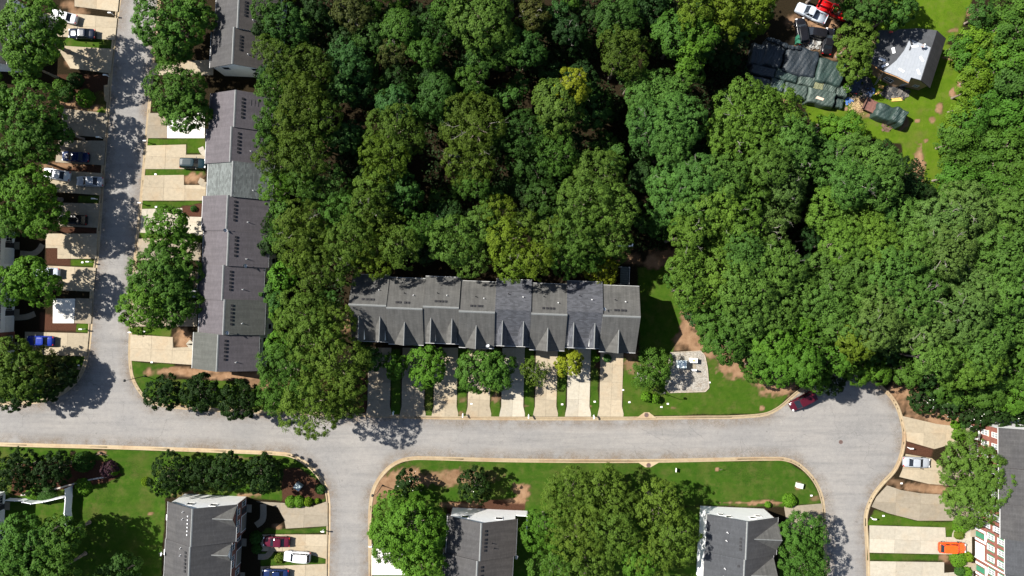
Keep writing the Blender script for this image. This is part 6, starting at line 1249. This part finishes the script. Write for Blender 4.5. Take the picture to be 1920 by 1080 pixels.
    if kind == "magnolia" and u > 700:
        R = r * (H - zc) / F; rr = np.random.default_rng(int(u)); n = 6; q = unit(rr.normal(size=(n, 3)) + np.array([0, 0, .9])) * R * np.array([1, 1, .95]) * 1.02
        bl = quads_mesh("blossom", q, unit(q + np.array([0, 0, 1.0])), np.full(n, .085), np.full(n, .075), np.ones(n), plain("white petals", (.75, .74, .66), .6, .05)); o = link("blossom", bl, tr_, (0, 0, zc)); o["kind"] = "stuff"
# dark understorey trees filling the gaps of the wood
WOOD = [([(490, 0), (1470, 0), (1400, 70), (1400, 170), (1500, 200), (1540, 260), (1720, 300), (1760, 380), (1920, 380), (1920, 720), (1700, 700), (1500, 700), (1320, 640), (1270, 550), (1200, 490), (1190, 470), (650, 490), (640, 640), (520, 640), (505, 380), (490, 160)])]
rr = random.Random(11); cnt = 0; placed = []
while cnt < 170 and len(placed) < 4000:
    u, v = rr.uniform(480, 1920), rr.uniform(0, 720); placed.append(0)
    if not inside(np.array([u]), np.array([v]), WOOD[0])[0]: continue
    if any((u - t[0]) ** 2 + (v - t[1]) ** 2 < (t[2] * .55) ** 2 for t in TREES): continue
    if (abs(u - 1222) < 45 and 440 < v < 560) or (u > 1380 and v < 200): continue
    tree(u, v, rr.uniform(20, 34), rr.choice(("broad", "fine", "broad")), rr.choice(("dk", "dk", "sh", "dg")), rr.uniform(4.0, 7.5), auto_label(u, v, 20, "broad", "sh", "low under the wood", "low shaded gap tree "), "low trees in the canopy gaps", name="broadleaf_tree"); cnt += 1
# trees just outside the frame whose shadows and boughs enter it
for u, v, r, kind, col in [(-30, 180, 60, "broad", "g"), (-20, 330, 55, "broad", "g"), (540, -40, 45, "fine", "ol"), (640, -40, 45, "broad", "dg"), (740, -40, 50, "broad", "g"), (850, -45, 50, "broad", "g"), (960, -40, 50, "broad", "dg"), (1080, -40, 50, "broad", "g"), (1200, -40, 50, "broad", "g"), (1330, -40, 50, "broad", "yg"), (1560, -40, 45, "broad", "g"), (1660, -40, 50, "broad", "dg"), (1960, 420, 50, "pine", "pn"), (1960, 520, 50, "pine", "pn"), (1960, 620, 50, "pine", "pn"), (1960, 320, 45, "fine", "g"), (1960, 720, 45, "broad", "g"), (1965, 220, 40, "vine", "vn"), (1965, 120, 40, "vine", "vn")]:
    tree(u, v, r, kind, col, 9.5, auto_label(u, v, r, kind, "g", "", "edge-cut %s tree " % (CN_.get(col, "green") if kind != "vine" else "vine-covered")), "trees at the picture edge", name="pine_tree" if kind == "pine" else "broadleaf_tree")
# shrubs
def bush(u, v, rx, col, lab, h=1.0, ry=None, zc=None, name="bush"):
    R = rx / PXM; p = W(u, v, h * .5); root = empty(name, (p.x, p.y, 0), 0, lab, "bush"); me = shared(("bush", round(R, 1)), lambda: bush_mesh(R))
    c = link("foliage", me, root, (0, 0, 0)); c.scale = (1, (ry or rx) / rx, h / max(R * .9, .1)); k = COLS[col]; c.color = (*k, 1)
    MB().bar((0, 0, 0), (0, 0, h * .5), .06, 6).bar((0, 0, .1), (R * .4, R * .2, h * .6), .04, 5).bar((0, 0, .1), (-R * .4, -R * .2, h * .6), .04, 5).build("stem", BARK, root); return root
def bush_mesh(R):
    r = np.random.default_rng(int(R * 100)); n = int(420 * R * R) + 160; q = unit(r.normal(size=(n, 3))); q[:, 2] = np.abs(q[:, 2]); s = R * (1 + .07 * np.sin(q[:, 0] * 9) * np.cos(q[:, 1] * 8)) * r.uniform(.86, 1.0, n)
    P_ = q * s[:, None] * np.array([1, 1, .9]); N = unit(q + np.array([0, 0, .3]) + r.normal(size=(n, 3)) * .45); return quads_mesh("foliage", P_, N, np.full(n, .13), np.full(n, .09), np.clip(.5 + r.normal(0, .2, n), 0, 1), LEAF)
for a in [(1213, 745, 10, "bg", "left of the two round bushes near the gravel pad", 1.7), (1230, 748, 9, "bg", "right of the two round bushes near the gravel pad", 1.7), (1139, 672, 8, "bl", "small blue-green bush by the last central driveway", 1.0), (1118, 672, 8, "bg", "small green bush at the front of the seventh central townhouse", 1.0),
    (202, 882, 17, "pu", "round purple-leaved bush on the lower left lawn", 1.9), (213, 886, 7, "bg", "small green bush at the right foot of the purple one", 1.5), (152, 868, 20, "dg", "dark conical clipped bush between magnolia and purple bush", 2.4), (154, 914, 17, "bg", "low clipped bush just right of the white fence", .9), (85, 928, 20, "dg", "clipped dark hedge bush inside the white fence", .9), (60, 928, 14, "bg", "bright low bush inside the white fence", .8), (272, 904, 9, "vy", "pale yellow grassy bush beside the magnolias", 1.0),
    (545, 942, 12, "bg", "left bright clipped bush by the corner driveway", 1.1), (560, 942, 12, "bg", "middle bright clipped bush by the corner driveway", 1.1), (577, 942, 9, "vy", "right yellowish clipped bush by the corner driveway", 1.1), (595, 940, 5, "vy", "tiny yellow-green bush near the kerb of the corner driveway", .7), (600, 918, 10, "dg", "dark bush inside the rounded corner kerb", .8),
    (1482, 940, 14, "bg", "hexagonal clipped green bush at the lawn edge by the short grey driveway", 1.3), (1441, 947, 6, "bg", "small bush at the end of the red mulch strip", .8), (1800, 816, 13, "bg", "clipped bush by the top brick townhouse", 1.2), (1805, 985, 17, "bg", "clipped green hedge bush by the black shuttered townhouse", 1.1), (1800, 1003, 10, "ol", "ragged bush by the green door path", .9), (1800, 1050, 16, "bg", "bright round bush below the orange car", 1.2), (1817, 1046, 11, "vy", "yellow-green round bush against the brick front", 1.3), (1802, 1072, 10, "dg", "dark round bush at the bottom by the brick front", 1.1), (1815, 1074, 10, "bg", "green round bush beside the dark one at bottom right", 1.1), (1793, 797, 8, "bg", "bush at the left of the brick row's white end", 1.2), (1807, 797, 7, "dg", "dark small bush at the foot of the white end", 1.2),
    (157, 183, 18, "bg", "round light green bush in the long planted bed", 1.6), (120, 175, 16, "dg", "dark bush left of the round light green one", 1.4), (138, 150, 16, "dk", "dark bush at the top of the long planted bed", 1.3), (110, 160, 14, "g", "green bush in the planted bed under the tree", 1.3), (362, 391, 6, "bl", "tiny bluish bush in the dark mulch ring", .8), (372, 448, 7, "bg", "bush by the fifth left-row townhouse front", 1.0), (523, 1048, 10, "ol", "ragged bush in front of the white car with sunroof", 1.0), (478, 1010, 13, "dg", "dark bush against the brick front above the maroon car", 1.4), (480, 1030, 10, "dg", "dark bush below the maroon car's path", 1.2)]: bush(*a)
st_ = W(1606, 193); sr = empty("straw_pile", st_, 0, "heap of pale straw at the left end of the trailer", "straw"); rs = np.random.default_rng(9); n = 900; q = rs.normal(size=(n, 3)) * np.array([.75, .85, .12]); q[:, 2] = np.abs(q[:, 2]) + .03
o = link("straw", quads_mesh("straw", q, unit(rs.normal(size=(n, 3)) * .4 + np.array([0, 0, 1])), np.full(n, .2), np.full(n, .025), np.ones(n), plain("straw", (.42, .31, .16), .9, .3)), sr); o["kind"] = "stuff"
# undergrowth on the forest floor
def undergrowth():
    r = np.random.default_rng(5); n = 110000; u = r.uniform(470, 1930, n); v = r.uniform(-20, 730, n); ok = inside(u, v, WOOD[0]) & (fbm(u, v, 30, 77) > .42) & ~((abs(u - 1230) < 50) & (v > 470))
    u, v = u[ok], v[ok]; n = len(u); z = r.random(n) ** 2 * 1.6 + .05; P_ = np.stack([(u - 960) * H / F, (540 - v) * H / F, z], -1); N = unit(np.array([0, 0, 1]) + r.normal(size=(n, 3)) * .6)
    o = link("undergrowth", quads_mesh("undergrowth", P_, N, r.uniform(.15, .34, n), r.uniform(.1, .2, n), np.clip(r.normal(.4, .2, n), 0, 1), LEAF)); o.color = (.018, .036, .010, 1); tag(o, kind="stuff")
undergrowth()
